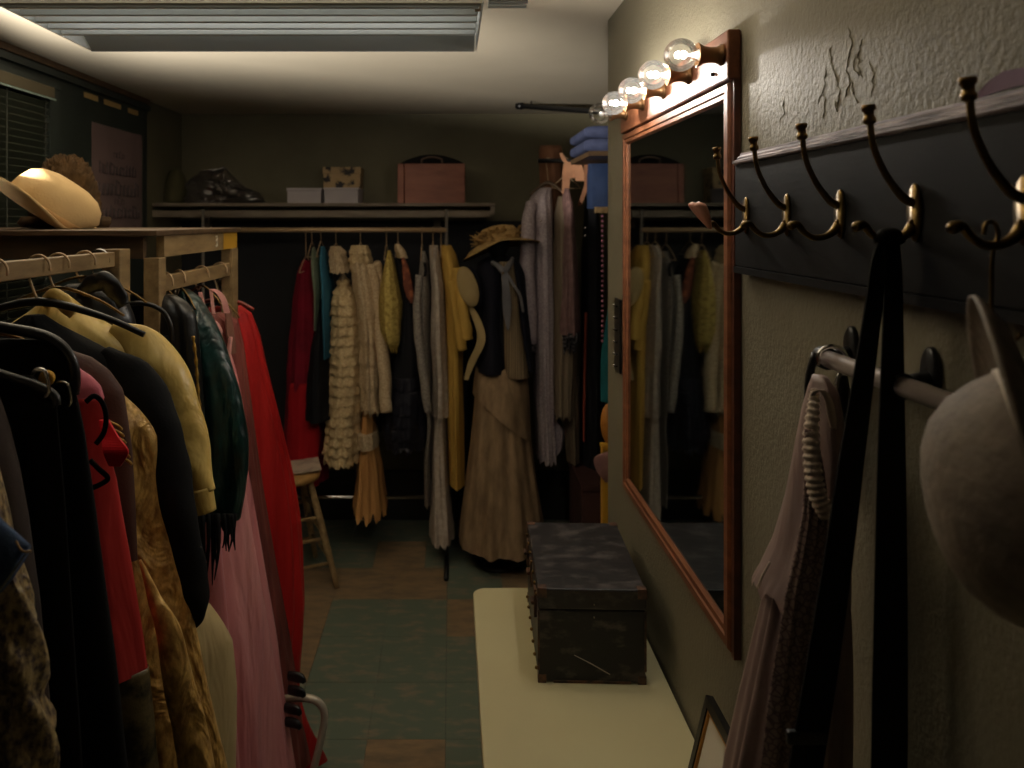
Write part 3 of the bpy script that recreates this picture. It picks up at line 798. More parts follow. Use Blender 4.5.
def hook_hanger(x, Y, zr, zs, span, label, group, along='y', m=None, yaw=0, drop=.07, r=.002, rod=.0115, hookname='coat_hanger', body='wire'):
    """hook over a rod at (x, Y, zr), neck down to zs, arms of half width span"""
    t = thing('coat_hanger', label, 'hanger', (x, Y, zs-drop), group)
    dirv = Vector((math.cos(yaw), -math.sin(yaw), 0)) if along == 'x' else Vector((math.sin(yaw), math.cos(yaw), 0))
    R = rod + r + .0005
    # the hook opens across the rod
    pts = []
    for k in range(9):
        a = math.radians(-20 + 220*k/8)
        pts.append(Vector((x, Y, zr)) + dirv*R*math.cos(a) + Vector((0,0,R*math.sin(a))))
    pts = pts[::1]
    pts = [Vector((x,Y,zr)) + dirv*R*1.0*math.cos(math.radians(a)) + Vector((0,0,R*math.sin(math.radians(a)))) for a in (-15, 20, 55, 90, 125, 160, 195)]
    pts.append(Vector((x, Y, zr - R - .015)) + dirv*(-R*.45))
    pts.append(Vector((x, Y, zs + .006)))
    g = G(); g.tube(pts, r, n=8, sub=3); g.build('hook', M_rod if body != 'chrome' else M_chrome, t)
    A = Vector((x, Y, zs)) - dirv*span - Vector((0,0,drop)); B = Vector((x, Y, zs)) + dirv*span - Vector((0,0,drop))
    g = G()
    rr = {'wire': .0022, 'slim': .0022, 'plastic': .006, 'slimplastic': .0055}.get(body, .008)
    top = Vector((x, Y, zs+.006))
    g.tube([A, A*.6+top*.4+Vector((0,0,.008)), top, B*.6+top*.4+Vector((0,0,.008)), B], [rr*.9, rr, rr*1.3, rr, rr*.9], n=8, sub=4)
    if body in ('wire', 'plastic'):
        g2 = G(); g2.tube([A, B], rr*.8, n=8); g2.build('hanger_bar', m or M_rod, t)
    g.build('hanger_arm', m or M_rod, t)
    return t

# fabrics
def fab(name, c, c2=None, **k):
    k.setdefault('rough', .85); k.setdefault('bump', .12); k.setdefault('bscale', 220); k.setdefault('spec', .25)
    return mat(name, c, c2=c2, **k)
F_burg = fab('burgundy_cloth', (128,14,38), (96,8,28), nscale=5, sheen=.3)
F_red = fab('scarlet_cloth', (158,14,26), (130,10,20), nscale=4, sheen=.2)
F_teal = fab('teal_blue_cloth', (62,124,150), (48,98,122), nscale=5)
F_mint = fab('pale_green_cloth', (132,142,120), (110,120,100), nscale=5)
F_black = fab('black_cloth', (13,13,17), (20,20,25), nscale=6)
F_cream = fab('cream_ruffle_lace', (208,186,144), (182,156,116), nscale=90, ncon=.4, bump=.5, bscale=150, pattern='voronoi', ramp=(.1,.75))
F_cream2 = fab('ivory_lace', (204,182,148), (172,148,116), nscale=110, bump=.5, bscale=170, pattern='voronoi', ramp=(.15,.8))
F_peach = fab('peach_chiffon', (200,150,92), (170,122,72), nscale=8, stretch=(1,1,.2), rough=.7)
F_olive = fab('yellow_print_cotton', (190,166,92), (150,126,64), nscale=70, ramp=(.45,.6))
F_beads = fab('black_beaded_cloth', (24,24,33), (100,98,102), nscale=14, stretch=(1,1,3), ramp=(.62,.72), rough=.5)
F_floral = fab('rust_floral', (164,98,66), (110,62,48), nscale=40, pattern='voronoi', ramp=(.2,.6))
F_greyl = fab('grey_lace', (150,142,132), (120,112,104), nscale=110, bump=.5, pattern='voronoi', ramp=(.15,.75))
F_pale = fab('pale_grey_cloth', (186,172,158), (160,146,132), nscale=50, bump=.3)
F_must = fab('mustard_cloth', (190,152,74), (166,130,58), nscale=6, stretch=(1,1,.3))
F_taupe = fab('taupe_crepe', (150,124,94), (120,98,74), nscale=34, stretch=(1,1,.25), bump=.3, bscale=130)
F_navy = fab('navy_velvet', (18,18,30), (14,14,24), nscale=6, sheen=.15)
F_silver = fab('grey_satin', (106,103,104), (86,84,86), nscale=6, rough=.4)
F_beige = fab('beige_calico', (170,148,104), (156,134,92), nscale=4)

def edge_rows(Yf, rows): return pxrows(Yf, rows)
BG = 'clothes on the back rack'
HGB = 'hangers on the back rack'
YF = YR - .10        # plane the outlines were measured in
YFX = YR - .02
def hang_piece(name, label, cat, parts, hook_px, top_py, grp=BG, Yh=None, zr=None, hl=None, along='y', span=.17, hm=None, yaw=.0, drop=.06, body='wire', rod=.0115, m=None):
    Yh = YR if Yh is None else Yh; zr = ZR if zr is None else zr
    x = PX(hook_px, Yh)
    zs = PZ(top_py, Yh)
    zmin = min(PZ(r[0], YF) for p in parts for r in p['rows'])
    t = thing(name, label, cat, (x, Yh, zmin), grp)
    for p in parts:
        Yp = Yh + p.get('dy', 0)
        g = G(); drape(g, pxrows(YF if 'Y' not in p else p['Y'], p['rows'], None, None if 'Y' in p else YFX), Yp, yaw=p.get('yaw', 0), k=p.get('k', 6), a0=p.get('a0', .003), a1=p.get('a1', .012), seed=p.get('seed', 1),
              n=p.get('n', 96), m=p.get('m', 52), mode=p.get('mode', 'ang'), tiers=p.get('tiers', 0), tamp=p.get('tamp', .02), rag=p.get('rag', 0), jit=p.get('jit', .02), drift=p.get('drift', 1))
        g.build(p['name'], p['mat'], t)
    if hl: hook_hanger(x, Yh, zr, zs, span, hl, HGB if grp == BG else grp.replace('clothes', 'hangers'), along, M_rod if hm is None else hm, yaw, drop, rod=rod, body=body)
    return t
def tubepart(t, name, m, pts, Y, rs, flat=1.0, n=14, wob=None, sub=6):
    """sleeve drawn as (px, py) centre line with px radii at depth Y (number or list)"""
    g = G(); Ys = Y if isinstance(Y, (list, tuple)) else [Y]*len(pts)
    P3 = [P(p[0], p[1], yy) for p, yy in zip(pts, Ys)]
    R = [r*yy/FP for r, yy in zip(rs, Ys)]
    rnd = random.Random(len(name)+int(pts[0][0])); ph = rnd.uniform(0,6)
    w = wob or (lambda i, th: R[0]*.10*math.sin(3*th + i*.55 + ph) + R[0]*.07*math.sin(i*1.3+ph+th))
    g.tube(P3, R, n=n, sub=sub, flat=flat, wob=w)
    return g.build(name, m, t)

# 1 burgundy robe and its scarlet lining
hang_piece('long_robe', 'long burgundy robe at the left end of the back rack', 'robe',
  [dict(name='robe_body', mat=F_burg, dy=.05, rows=[(262,300,310,.04),(272,296,314,.10),(300,291,320,.12),(340,287,324,.125),(400,284,327,.13),(440,283,326,.13),(488,284,326,.13)], k=7, a1=.02, seed=3),
   dict(name='front_panel', mat=F_red, dy=-.065, Y=3.72, rows=[(384,290,317,.01),(400,288,319,.03),(440,287,319,.035),(486,286,319,.04)], k=5, a0=.003, a1=.012, seed=5, m=20)],
  306, 258, hl='thin wire hanger holding the burgundy robe')
hang_piece('black_cardigan', 'black knee length coat hanging between the burgundy robe and the cream ruffled dress', 'coat',
  [dict(name='coat_body', mat=F_black, dy=-.03, rows=[(300,319,324,.04),(330,317,328,.10),(350,313,331,.15),(390,309,333,.16),(419,308,334,.16)], k=5, a1=.014, seed=7)], 316, 262)
hang_piece('mint_blouse', 'slim pale green blouse edge just left of the teal one', 'blouse',
  [dict(name='blouse_body', mat=F_mint, rows=[(248,312,314,.03),(262,312,318,.10),(280,314,321.5,.13),(296,316,322,.13),(330,316,321,.12)], k=4, a1=.006, seed=8, dy=-.01)], 312, 244, hl='thin wire hanger holding the pale green blouse', span=.12)
hang_piece('teal_blouse', 'teal blue blouse seen edge on beside the cream ruffled dress', 'blouse',
  [dict(name='blouse_body', mat=F_teal, rows=[(247,320,323.5,.04),(262,320.5,327.5,.12),(285,323,331,.15),(320,324,332,.16),(358,326,331.5,.15)], k=5, a1=.007, seed=9)], 321, 243, hl='thin wire hanger holding the teal blouse', span=.13)
# 2 cream ruffled dress
d = hang_piece('ruffled_dress', 'cream dress covered in tiers of ruffles on the back rack', 'dress',
  [dict(name='dress_body', mat=F_cream, rows=[(276,341,344,.03),(288,337,350,.10),(300,332,358,.14),(320,332,361,.15),(380,330,363,.16),(420,327,362,.17),(450,325,361,.17),(464,326,360,.17)], k=8, a0=.004, a1=.012, tiers=19, tamp=.020, seed=11, rag=.006),
   dict(name='cape_collar', mat=F_cream2, dy=.0, rows=[(247,330,340,.04),(252,330,343,.10),(262,330,347,.13),(273,331,350,.14)], k=9, a0=.004, a1=.010, tiers=3, tamp=.012, seed=12, m=30),
   dict(name='shoulder_strap', mat=F_cream2, dy=-.02, rows=[(270,340,344,.02),(280,341,345,.05),(288,340,346,.06)], k=3, a1=.003, seed=13, m=12)],
  336, 245, hl='wire hanger holding the cream ruffled dress')
# 3 ivory lace jacket over peach skirt
d = hang_piece('lace_dress', 'ivory lace dress with long sleeves and a peach chiffon underskirt', 'dress',
  [dict(name='bodice', mat=F_cream2, rows=[(250,352,366,.05),(258,350,369,.11),(275,352,374,.15),(310,358,379,.16),(350,361,380,.16),(400,362,381,.16),(412,361,384,.16)], k=7, a0=.004, a1=.016, seed=14, rag=.012, tiers=7, tamp=.014),
   dict(name='lace_collar', mat=F_cream, dy=-.01, rows=[(246,351,367,.06),(252,350,369,.10),(263,350,371,.12)], k=9, a0=.004, a1=.008, tiers=2, tamp=.012, seed=15, m=20),
   dict(name='underskirt', mat=F_peach, rows=[(404,362,375,.09),(436,360,376,.11),(480,357,383,.14),(516,353,387,.17)], k=9, a0=.004, a1=.014, seed=16, rag=.02),
   dict(name='lace_band', mat=F_cream2, dy=-.005, rows=[(434,357,377,.13),(440,356.5,378.5,.135),(449,357,379,.138)], k=9, a0=.005, a1=.008, seed=17, m=14)],
  360.5, 244, hl='wire hanger holding the ivory lace dress')
tubepart(d, 'sleeve', F_cream2, [(371,264),(377,300),(381,340),(385,380),(386,412)], [3.72,3.72,3.70,3.66,3.64], [5,6,6.5,6.5,6], flat=1.3)
tubepart(d, 'sleeve', F_cream2, [(377,262),(379,275),(380,292)], [3.72,3.74,3.74], [3.5,4.5,4], flat=1.3)
# 4 yellow print blouse
d = hang_piece('print_blouse', 'yellow print blouse with ragged points on the back rack', 'blouse',
  [dict(name='blouse_body', mat=F_olive, dy=-.08, Y=3.64, rows=[(251,386,389,.03),(262,384,393,.09),(290,379,399,.14),(305,378,402,.15),(330,379,401.5,.15),(342,384,400.5,.14),(351,390,397,.10)], k=6, a0=.003, a1=.012, seed=20, rag=.012)],
  386.5, 246, hl='wire hanger holding the yellow print blouse', span=.13)
# 5 black beaded dress with rust lapel
d = hang_piece('beaded_dress', 'black tiered dress with rust floral lapel and faint bead bands', 'dress',
  [dict(name='dress_body', mat=F_black, rows=[(254,396,402,.04),(265,396,408,.11),(300,400,418,.14),(340,396,422,.15),(378,390,425,.17)], k=6, a1=.012, seed=21),
   dict(name='tiered_skirt', mat=F_beads, dy=-.01, rows=[(376,390,426,.17),(400,388,427,.18),(430,383,428,.19),(448,386,426,.18)], k=9, a0=.006, a1=.014, seed=22, tiers=6, tamp=.012, rag=.01),
   dict(name='lapel', mat=F_floral, dy=-.15, rows=[(257,403,406,.008),(266,404,410,.014),(285,405,414,.016),(296,408,415,.014),(302,412,414.5,.01)], k=2, a1=.002, seed=23, m=24),
   dict(name='collar', mat=F_cream2, dy=-.10, rows=[(244,396,401,.02),(250,396,406,.04),(258,399,409,.04)], k=3, a1=.004, seed=24, m=16)],
  398, 243, hl='wire hanger holding the black beaded dress')
# 6 grey lace dress and 7 pale grey gown
d = hang_piece('grey_lace_dress', 'thin grey lace dress hanging against the pale grey gown', 'dress',
  [dict(name='dress_body', mat=F_greyl, rows=[(252,421,425,.03),(262,420,428,.10),(290,417,430,.14),(330,417,430,.14),(358,421,431,.14),(400,425,432,.14),(428,427,433,.13),(460,424,430,.12),(508,425,430,.11)], k=6, a0=.003, a1=.012, seed=25),
   dict(name='sash', mat=F_black, dy=-.135, rows=[(262,424,427,.006),(270,425,428,.01),(276,424,427,.008)], k=2, a1=.001, seed=26, m=10)],
  422, 246, hl='wire hanger holding the grey lace dress')
tubepart(d, 'sleeve', F_greyl, [(419,275),(417,310),(420,350),(425,385),(428,412)], [3.66,3.64,3.62,3.6,3.6], [3.5,4,4.5,4.5,4], flat=1.2)
d = hang_piece('pale_grey_gown', 'pale grey floor length gown hanging on the back rack beside the mustard dress', 'gown',
  [dict(name='gown_body', mat=F_pale, rows=[(246,429,438,.04),(256,429,440,.12),(290,431,445,.15),(340,430,447,.15),(380,432,449,.15),(417,431,450,.15)], k=6, a1=.012, seed=27),
   dict(name='gown_skirt', mat=F_pale, rows=[(414,432,446,.13),(450,431.5,447,.13),(500,431,450,.15),(530,430,453,.16),(543,430,454,.16)], k=6, a0=.004, a1=.016, seed=28, rag=.008)],
  433, 243, hl='wire hanger holding the pale grey gown')
# 8 mustard dress
d = hang_piece('mustard_dress', 'mustard yellow dress next to the rack upright on the back rack', 'dress',
  [dict(name='dress_body', mat=F_must, rows=[(246,440,451,.05),(254,440,456,.12),(270,441,460,.15),(300,444,461,.15),(350,446,463,.15),(420,447,464,.15),(486,449,465,.16)], k=6, a1=.012, seed=29)],
  441, 243, hl='wire hanger holding the mustard dress')
tubepart(d, 'sleeve', F_must, [(457,268),(461,300),(464,325),(465,339)], [3.62,3.6,3.6,3.6], [5,6.5,7.5,8], flat=1.3)
tubepart(d, 'sleeve', F_must, [(452,280),(455,310),(459,330),(462,350)], [3.6,3.58,3.58,3.58], [4,4,5,5], flat=1.2)
g = G(); c = PX(464, 3.95)
drape(g, pxrows(3.95, [(380,459,470,.06),(430,459,471,.08),(500,458,472,.1),(540,458,473,.1)]), 3.97, k=5, a1=.01, mode='ang')
tag(g.build('navy_skirt', F_navy), 'dark navy long skirt in the gap between mustard dress and dressed mannequin', 'skirt')

# ================================================================ DRESSED MANNEQUIN
YM = 3.72
M_form = fab('black_form', (16,16,19), (12,12,15), nscale=4)
mn = thing('dress_form', 'black dress form on a stand wearing hat, velvet jacket and taupe skirt', 'mannequin', (PX(498,YM), YM, 0))
g = G(); rows = [(238,494,507,.04),(243,493,508,.045),(252,493,506,.04),(260,491,507,.05),(267,480,518,.07),(276,472,524,.085),(300,472,522,.10),(330,478,520,.10),(360,482,518,.085),(390,478,522,.10),(430,474,526,.11),(460,478,522,.10)]
drape(g, pxrows(YM, rows), YM, k=1, a0=0, a1=0, n=40, m=60, mode='ang', jit=0); g.build('torso', M_form, mn)
g = G(); c = P(498, 246, YM); rows = []
for i in range(15):
    a = PI*i/14; r = max(.002, math.sin(a))
    rows.append([c + Vector((.055*r*math.cos(2*PI*j/24), .07*r*math.sin(2*PI*j/24)-.01, -.075*math.cos(a)+.02)) for j in range(24)])
g.grid(rows, True, True, True); g.build('head', M_form, mn)
g = G(); g.tube([(PX(498,YM), YM, .02), (PX(498,YM), YM, PZ(440,YM))], .018, n=12); g.build('pole', M_plastic, mn)
g = G(); g.lathe([(.09,0),(.09,.012),(.05,.03),(.02,.04)], Matrix.Translation((PX(498,YM), YM, 0)), n=24); g.build('base', M_plastic, mn)
g = G(); c = P(468, 287, 3.56)
rows = []
for k, (sc_, dy) in enumerate(((1,.03),(1,.004),(.92,-.002),(.4,-.006),(.02,-.007))):
    rows.append([c + Vector((sc_*(.050*math.cos(t)*.98 + .022*math.sin(t)*-.5), dy + .0, sc_*(.088*math.sin(t) - .03*math.cos(t)*.6))) for t in [2*PI*j/32 for j in range(32)]])
g.grid(rows, True, True, True); g.build('arm_cap', F_beige, mn)
# velvet jacket
vj = thing('velvet_jacket', 'navy black velvet sleeveless jacket open on the dressed mannequin', 'jacket', (PX(495,YM), YM, PZ(376,YM)))
g = G(); drape(g, pxrows(3.62, [(258,488,497,.03),(264,479,503,.08),(275,478,505,.12),(300,480,504,.13),(330,481,504,.13),(350,480,506,.13),(374,477,509,.14)]), YM, k=3, a1=.004, seed=2, mode='ang'); g.build('front_panel', F_navy, vj)
g = G(); drape(g, pxrows(3.62, [(256,505,509,.02),(262,507,520,.06),(275,510,526,.09),(300,514,528,.10),(340,519,532,.10),(372,526,535,.10)]), YM-.02, k=3, a1=.004, seed=3, mode='ang'); g.build('front_panel', F_navy, vj)
g = G(); pts = [(461,300),(459,290),(460,278),(464,270),(470,268),(476,274),(480,287),(481,300),(478,306)]
g.tube([P(a, b, 3.62) for a, b in pts], .006, n=8, sub=4); g.build('armhole_binding', F_navy, vj)
# blouse front and scarf
bf = thing('striped_blouse', 'taupe striped blouse front showing through the open velvet jacket', 'blouse', (PX(512,YM), YM-.1, PZ(380,YM)))
F_stripe = fab('taupe_stripe', (138,118,90), (96,82,64), nscale=3.2, pattern='wave', stretch=(10,1,.2))
g = G(); drape(g, pxrows(3.60, [(262,500,514,.03),(290,503,518,.05),(330,504,522,.06),(378,506,530,.06)]), 3.63, k=3, a1=.005, seed=5, mode='ang'); g.build('blouse_front', F_stripe, bf)
sf = thing('neck_scarf', 'grey satin scarf knotted at the neck of the dressed mannequin', 'scarf', (PX(507,YM), 3.56, PZ(332,3.56)))
g = G(); g.tube([P(492,262,3.60), P(498,266,3.57), P(504,271,3.555), P(510,264,3.58), P(513,258,3.62)], [.010,.013,.016,.013,.009], n=12, sub=5, flat=.6); g.build('knot', F_silver, sf)
g = G(); ribbon(g, [P(504,270,3.55), P(506,290,3.545), P(507,310,3.545), P(508,330,3.545)], [.024,.034,.036,.010], [0,.1,-.1,0], t=.004); g.build('scarf_tail', F_silver, sf, smooth=False)
g = G(); ribbon(g, [P(505,272,3.55), P(513,284,3.55), P(520,296,3.55), P(523,312,3.555)], [.02,.016,.014,.010], [0,.1,.1,0], t=.004); g.build('scarf_tail', F_silver, sf, smooth=False)
g = G(); g.ball(P(503,273,3.535), .006, n=10, m=6); g.build('pin', M_brass_dk, sf)
# beige sash at the side
g = G(); ribbon(g, [P(469,304,3.62), P(476,318,3.60), P(481,333,3.59), P(480,345,3.59), P(472,362,3.60), P(466,380,3.61)], [.024,.034,.036,.038,.034,.018], [0,.1,.1,0,0,0], t=.006)
tag(g.build('sash', F_beige, smooth=False), 'beige sash hanging at the left side of the dressed mannequin', 'sash')
# skirt
sk = thing('long_skirt', 'taupe floor length skirt on the dressed mannequin', 'skirt', (PX(502,YM), YM, .06))
g = G(); drape(g, pxrows(3.58, Yx=3.70, rows=[(371,478,526,.10),(380,477,527,.12),(420,474,530,.15),(450,471,532,.16),(480,467,536,.18),(520,462,542,.20),(553,459,547,.22)]), YM, k=9, a0=.003, a1=.020, seed=6, mode='ang', n=140, rag=.004, drift=1.6); g.build('skirt_body', F_taupe, sk)
g = G(); drape(g, pxrows(3.56, Yx=3.68, rows=[(373,476,528,.108),(395,474.5,530,.142),(412,473.5,531,.158),(424,472.5,532,.168)]), YM-.006, k=6, a0=.002, a1=.007, seed=7, mode='ang', n=110, m=40, drift=3, hem=-.11); g.build('overskirt', F_taupe, sk)
# straw hat
F_straw = fab('golden_straw', (192,158,102), (146,114,68), nscale=60, stretch=(1,1,3), bump=.5, bscale=160, rough=.75)
hx = thing('straw_hat', 'golden straw hat with frayed flowers worn by the dressed mannequin', 'hat', tuple(P(500,244,YM)))
Mh = Matrix.Translation(P(500,243,YM)) @ Matrix.Rotation(math.radians(-9), 4, 'Y') @ Matrix.Rotation(math.radians(-7), 4, 'X')
def dip(p, th, r, h):
    k = max(0, (r-.09)/.09); return Vector((p.x, p.y, p.z - .050*k*k*max(0,-math.cos(th)) - .02*k*k*max(0,math.cos(th))))
g = G(); g.lathe([(.088,0),(.11,-.002),(.15,-.004),(.182,-.006),(.1835,-.003),(.15,.0),(.11,.003),(.088,.005)], Mh, n=56, caps=False, mod=dip); g.build('brim', F_straw, hx)
g = G(); g.lathe([(.094,.0),(.096,.02),(.090,.052),(.075,.070),(.04,.080),(.001,.081)], Mh, n=40, caps=False); g.build('crown', F_straw, hx)
rnd = random.Random(21)
g = G()
for k in range(70):
    a = rnd.uniform(PI*.75, PI*1.5) if k < 46 else rnd.uniform(0, 2*PI); r0 = .095; z0 = rnd.uniform(.004,.05)
    c = Vector((r0*math.cos(a), r0*math.sin(a), z0)); d = Vector((math.cos(a), math.sin(a), rnd.uniform(-.2,1.0))).normalized()
    s_ = Vector((-math.sin(a), math.cos(a), rnd.uniform(-.4,.4))).normalized(); l = rnd.uniform(.02,.048); w_ = rnd.uniform(.006,.012)
    q = [c - s_*w_*.5, c + d*l*.5 - s_*w_ + Vector((0,0,.003)), c + d*l, c + d*l*.5 + s_*w_, c + s_*w_*.5]
    n_ = d.cross(s_)*.0012
    g = G(); g.grid([[Mh @ (p + n_) for p in q], [Mh @ (p - n_) for p in q]], True, True, True)
    g.build('straw_petal', F_straw, hx, smooth=False)

# ================================================================ ALCOVE CLOTHES (right of the mannequin)
YA = 3.85; ZA = 1.89
ar = thing('alcove_rail', 'dark hanging rail carrying the gowns in the recess behind the mirror wall', 'rail', (.75, YA, ZA))
g = G(); g.tube([(PX(538,YA), YA, ZA), (1.498, YA, ZA)], .011, n=12); g.build('rail_tube', M_plastic, ar)
for x in (.95, 1.3):
    g = G(); g.tube([(x, YA, ZA), (x, YA, ZC-.001)], .004, n=8); g.build('hanger_rod', M_plastic, ar)
F_bead = fab('grey_beaded_tulle', (196,182,184), (160,146,150), nscale=120, bump=.6, bscale=120, pattern='voronoi', ramp=(.1,.7), rough=.5)
F_brown = fab('brown_suede', (150,106,80), (122,84,62), nscale=8)
F_tg = fab('taupe_grey_silk', (118,104,86), (94,82,68), nscale=5, stretch=(1,1,.2), rough=.6)
F_mv = fab('mauve_shawl', (126,98,94), (102,78,76), nscale=30)
F_seq = mat('silver_sequins', (120,116,118), .35, .5, c2=(30,28,30), nscale=70, pattern='voronoi', ramp=(.2,.6))
F_paleblue = fab('denim_fold', (66,74,104), (50,56,82), nscale=14, bump=.3)
AG = 'clothes in the alcove'
def alc(name, label, cat, parts, hook_px, top_py, hl, **k):
    global YF, YFX
    o = YF, YFX; YF = YA - .08; YFX = YA - .02
    t = hang_piece(name, label, cat, parts, hook_px, top_py, AG, YA, ZA, hl, **k)
    YF, YFX = o; return t
d = alc('beaded_gown', 'grey beaded gown with short puffed sleeves right of the dressed mannequin', 'gown',
  [dict(name='gown_body', mat=F_bead, rows=[(187,541,552,.03),(196,531,552,.08),(215,530,553,.13),(260,532,553,.14),(320,533,554,.14),(400,535,553,.15),(461,537,556,.15)], k=7, a1=.014, seed=31, rag=.01),
   dict(name='side_drape', mat=F_bead, dy=.03, rows=[(420,552,558,.06),(435,551,566,.09),(452,550,564,.09),(458,549,558,.08)], k=5, a1=.01, seed=32, m=20)],
  548, 184, 'wooden hanger holding the grey beaded gown', along='x', span=.085, hm=M_wood_dk, body='wood', drop=.055, yaw=.2)
tubepart(d, 'sleeve', F_bead, [(531,202),(528,230),(527,262),(528,300),(530,335),(530,346)], [YA-.09,YA-.11,YA-.12,YA-.12,YA-.11,YA-.10], [5,7,7.5,8,7.5,5], flat=1.2)
tubepart(d, 'cuff', F_seq, [(530,343),(530,352)], [YA-.11,YA-.11], [6.5,6], flat=1.2, sub=3)
for p in ((541,221,1),(535,262,.6),(538,300,.6)):
    g = G(); c = P(p[0], p[1], YA-.17); g.ball(c, .004*p[2], n=8, m=5); g.build('rhinestone', M_chrome, d)
alc('brown_coat', 'brown suede coat hanging high behind the grey beaded gown', 'coat',
  [dict(name='coat_body', mat=F_brown, dy=.15, rows=[(141,544,566,.03),(146,543,567,.10),(180,544,568,.11),(260,546,567,.11),(340,548,567,.11),(405,549,568,.11)], k=5, a1=.012, seed=33)], 556, 139, None)
d = alc('taupe_dress', 'taupe grey dress with scalloped hem behind the mauve shawl', 'dress',
  [dict(name='dress_body', mat=F_tg, dy=-.06, Y=YA-.12, rows=[(196,560,568,.04),(215,556,572,.10),(280,554,576,.12),(340,553,579,.12),(382,552,577,.12),(416,553,575,.12)], k=7, a1=.014, seed=34, rag=.012),
   dict(name='underskirt', mat=F_tg, dy=-.03, Y=YA-.1, rows=[(380,566,581,.08),(420,566,582,.09),(464,569,581,.09)], k=5, a1=.01, seed=35, m=20)],
  566, 178, 'hanger with peach ribbon holding the taupe grey dress', along='x', span=.07, drop=.05)
d = alc('mauve_shawl', 'mauve short cape edged with silver sequins hung over the taupe dress', 'cape',
  [dict(name='shawl', mat=F_mv, dy=-.10, Y=YA-.16, rows=[(188,566,571,.03),(205,563,575,.09),(260,561,578,.11),(334,558,581,.12)], k=6, a1=.014, seed=36),
   dict(name='sequin_edge', mat=F_seq, dy=-.11, Y=YA-.17, rows=[(332,560,581,.115),(340,561,580,.115),(350,562,577,.11)], k=9, a0=.008, a1=.016, seed=37, m=16, rag=.015)], 569, 186, None)
pb = thing('ribbon_bow', 'peach ribbon bow tied to the hanger top in the recess', 'bow', tuple(P(573,172,YA-.09)))
M_peach_r = fab('peach_ribbon', (196,146,112), (170,122,94), nscale=10)
for pts, ws in (([(567,164),(566,172),(566,182),(565,194)], [.030,.034,.036,.030]), ([(570,162),(571,170),(570,178)], [.05,.055,.04]), ([(577,165),(579,173),(580,181)], [.045,.048,.04]), ([(567,164),(563,158),(561,153)], [.02,.02,.012])):
    g = G(); ribbon(g, [P(a, b, YA-.09 - i*.004) for i, (a, b) in enumerate(pts)], ws, [.15]*len(pts), t=.004); g.build('ribbon_loop', M_peach_r, pb, smooth=False)
d = alc('black_gown', 'long plain black gown hanging at the edge of the mirror wall', 'gown',
  [dict(name='gown_body', mat=F_black, dy=-.02, rows=[(186,588,592,.03),(198,586,596,.08),(250,583,601,.12),(340,582,602,.13),(480,581,603,.14)], k=6, a1=.014, seed=38),
   dict(name='trim_edge', mat=fab('rust_edge', (150,72,56)), dy=-.10, rows=[(312,581.5,584,.01),(400,580,582.5,.01),(440,580,582,.01)], k=1, a1=.0, seed=39, m=10)],
  590, 150, None)
hs = thing('halter_strap', 'brown leather halter strap above the long black gown', 'strap', tuple(P(590,190,YA-.1)))
for pts, ws in (([(589,150),(589,170),(589,186)], [.045,.046,.042]), ([(587,184),(583,196),(579,206)], [.022,.02,.016]), ([(591,184),(595,196),(599,210)], [.022,.02,.016])):
    g = G(); ribbon(g, [P(a, b, YA-.1) for a, b in pts], ws, [.1]*len(pts), t=.006); g.build('strap_band', F_brown, hs, smooth=False)
g = G(); g.tube([P(589,150,YA-.1), P(589,143,YA-.07), (PX(589,YA), YA-.012, ZA+.012), (PX(589,YA), YA+.012, ZA+.008)], .003, n=8, sub=4); g.build('strap_hook', M_chrome, hs)
for z in (228, 236):
    g = G(); g.ball(P(585, z, YA-.17), .006, n=10, m=6); g.build('crystal_button', M_chrome, hs)
# beads, shelf and odds and ends at the wall edge
bs = thing('bead_strand', 'string of pink beads hanging beside the end of the mirror wall', 'beads', tuple(P(602,280,3.0)))
M_pkb = mat('pink_bead', (160,98,120), .35)
for k in range(26):
    g = G(); g.ball(P(602.5, 216 + k*5.0, 2.95), .0055, n=8, m=6); g.build('bead', M_pkb, bs)
g = G(); g.tube([P(602.5, 207, 2.95), P(602.5, 345, 2.95)], .0012, n=6); g.build('string', M_plastic, bs)
ps = thing('side_shelf', 'dark shelf with a short pegged rail at the end of the mirror wall', 'shelf', (.75, 3.2, 1.8))
SZ = PZ(152, 3.0)
g = G(); g.box((PX(583,3.1), 2.95, SZ-.018), (1.499, 3.42, SZ)); g.build('shelf_board', M_wood_dk, ps, smooth=False)
g = G(); g.box((PX(597,2.9), 2.93, PZ(213,2.95)), (1.499, 2.955, PZ(207,2.95))); g.build('peg_rail', M_wood, ps, smooth=False)
g = G(); g.box((1.47, 2.93, PZ(213,2.95)), (1.4985, 3.42, SZ-.0185)); g.build('side_panel', M_wood_dk, ps, smooth=False)
for k, (py0, py1, lab) in enumerate(((126, 138, 'folded blue cloth on top of the pile on the recess shelf'), (138.5, 151.5, 'folded blue cloth at the bottom of the pile on the recess shelf'))):
    g = G(); rows = []; x0, x1 = PX(584,3.0), PX(650,3.0); z0, z1 = PZ(py1,3.0), PZ(py0,3.0)
    for i in range(17):
        y = lerp(2.99, 3.36, i/16); row = []
        for j in range(24):
            th = 2*PI*j/24; cc, ss = math.cos(th), math.sin(th)
            row.append(Vector(((x0+x1)/2 + (x1-x0)/2*math.copysign(abs(cc)**.4, cc), y + .004*math.sin(3*th+k), (z0+z1)/2 + ((z1-z0)/2-.0005)*math.copysign(abs(ss)**.5, ss)*(1+.0*math.sin(i)))))
        rows.append(row)
    g.grid(rows, True, True, True)
    tag(g.build('folded_cloth', F_paleblue), lab, 'cloth', 'folded cloths on the recess shelf')
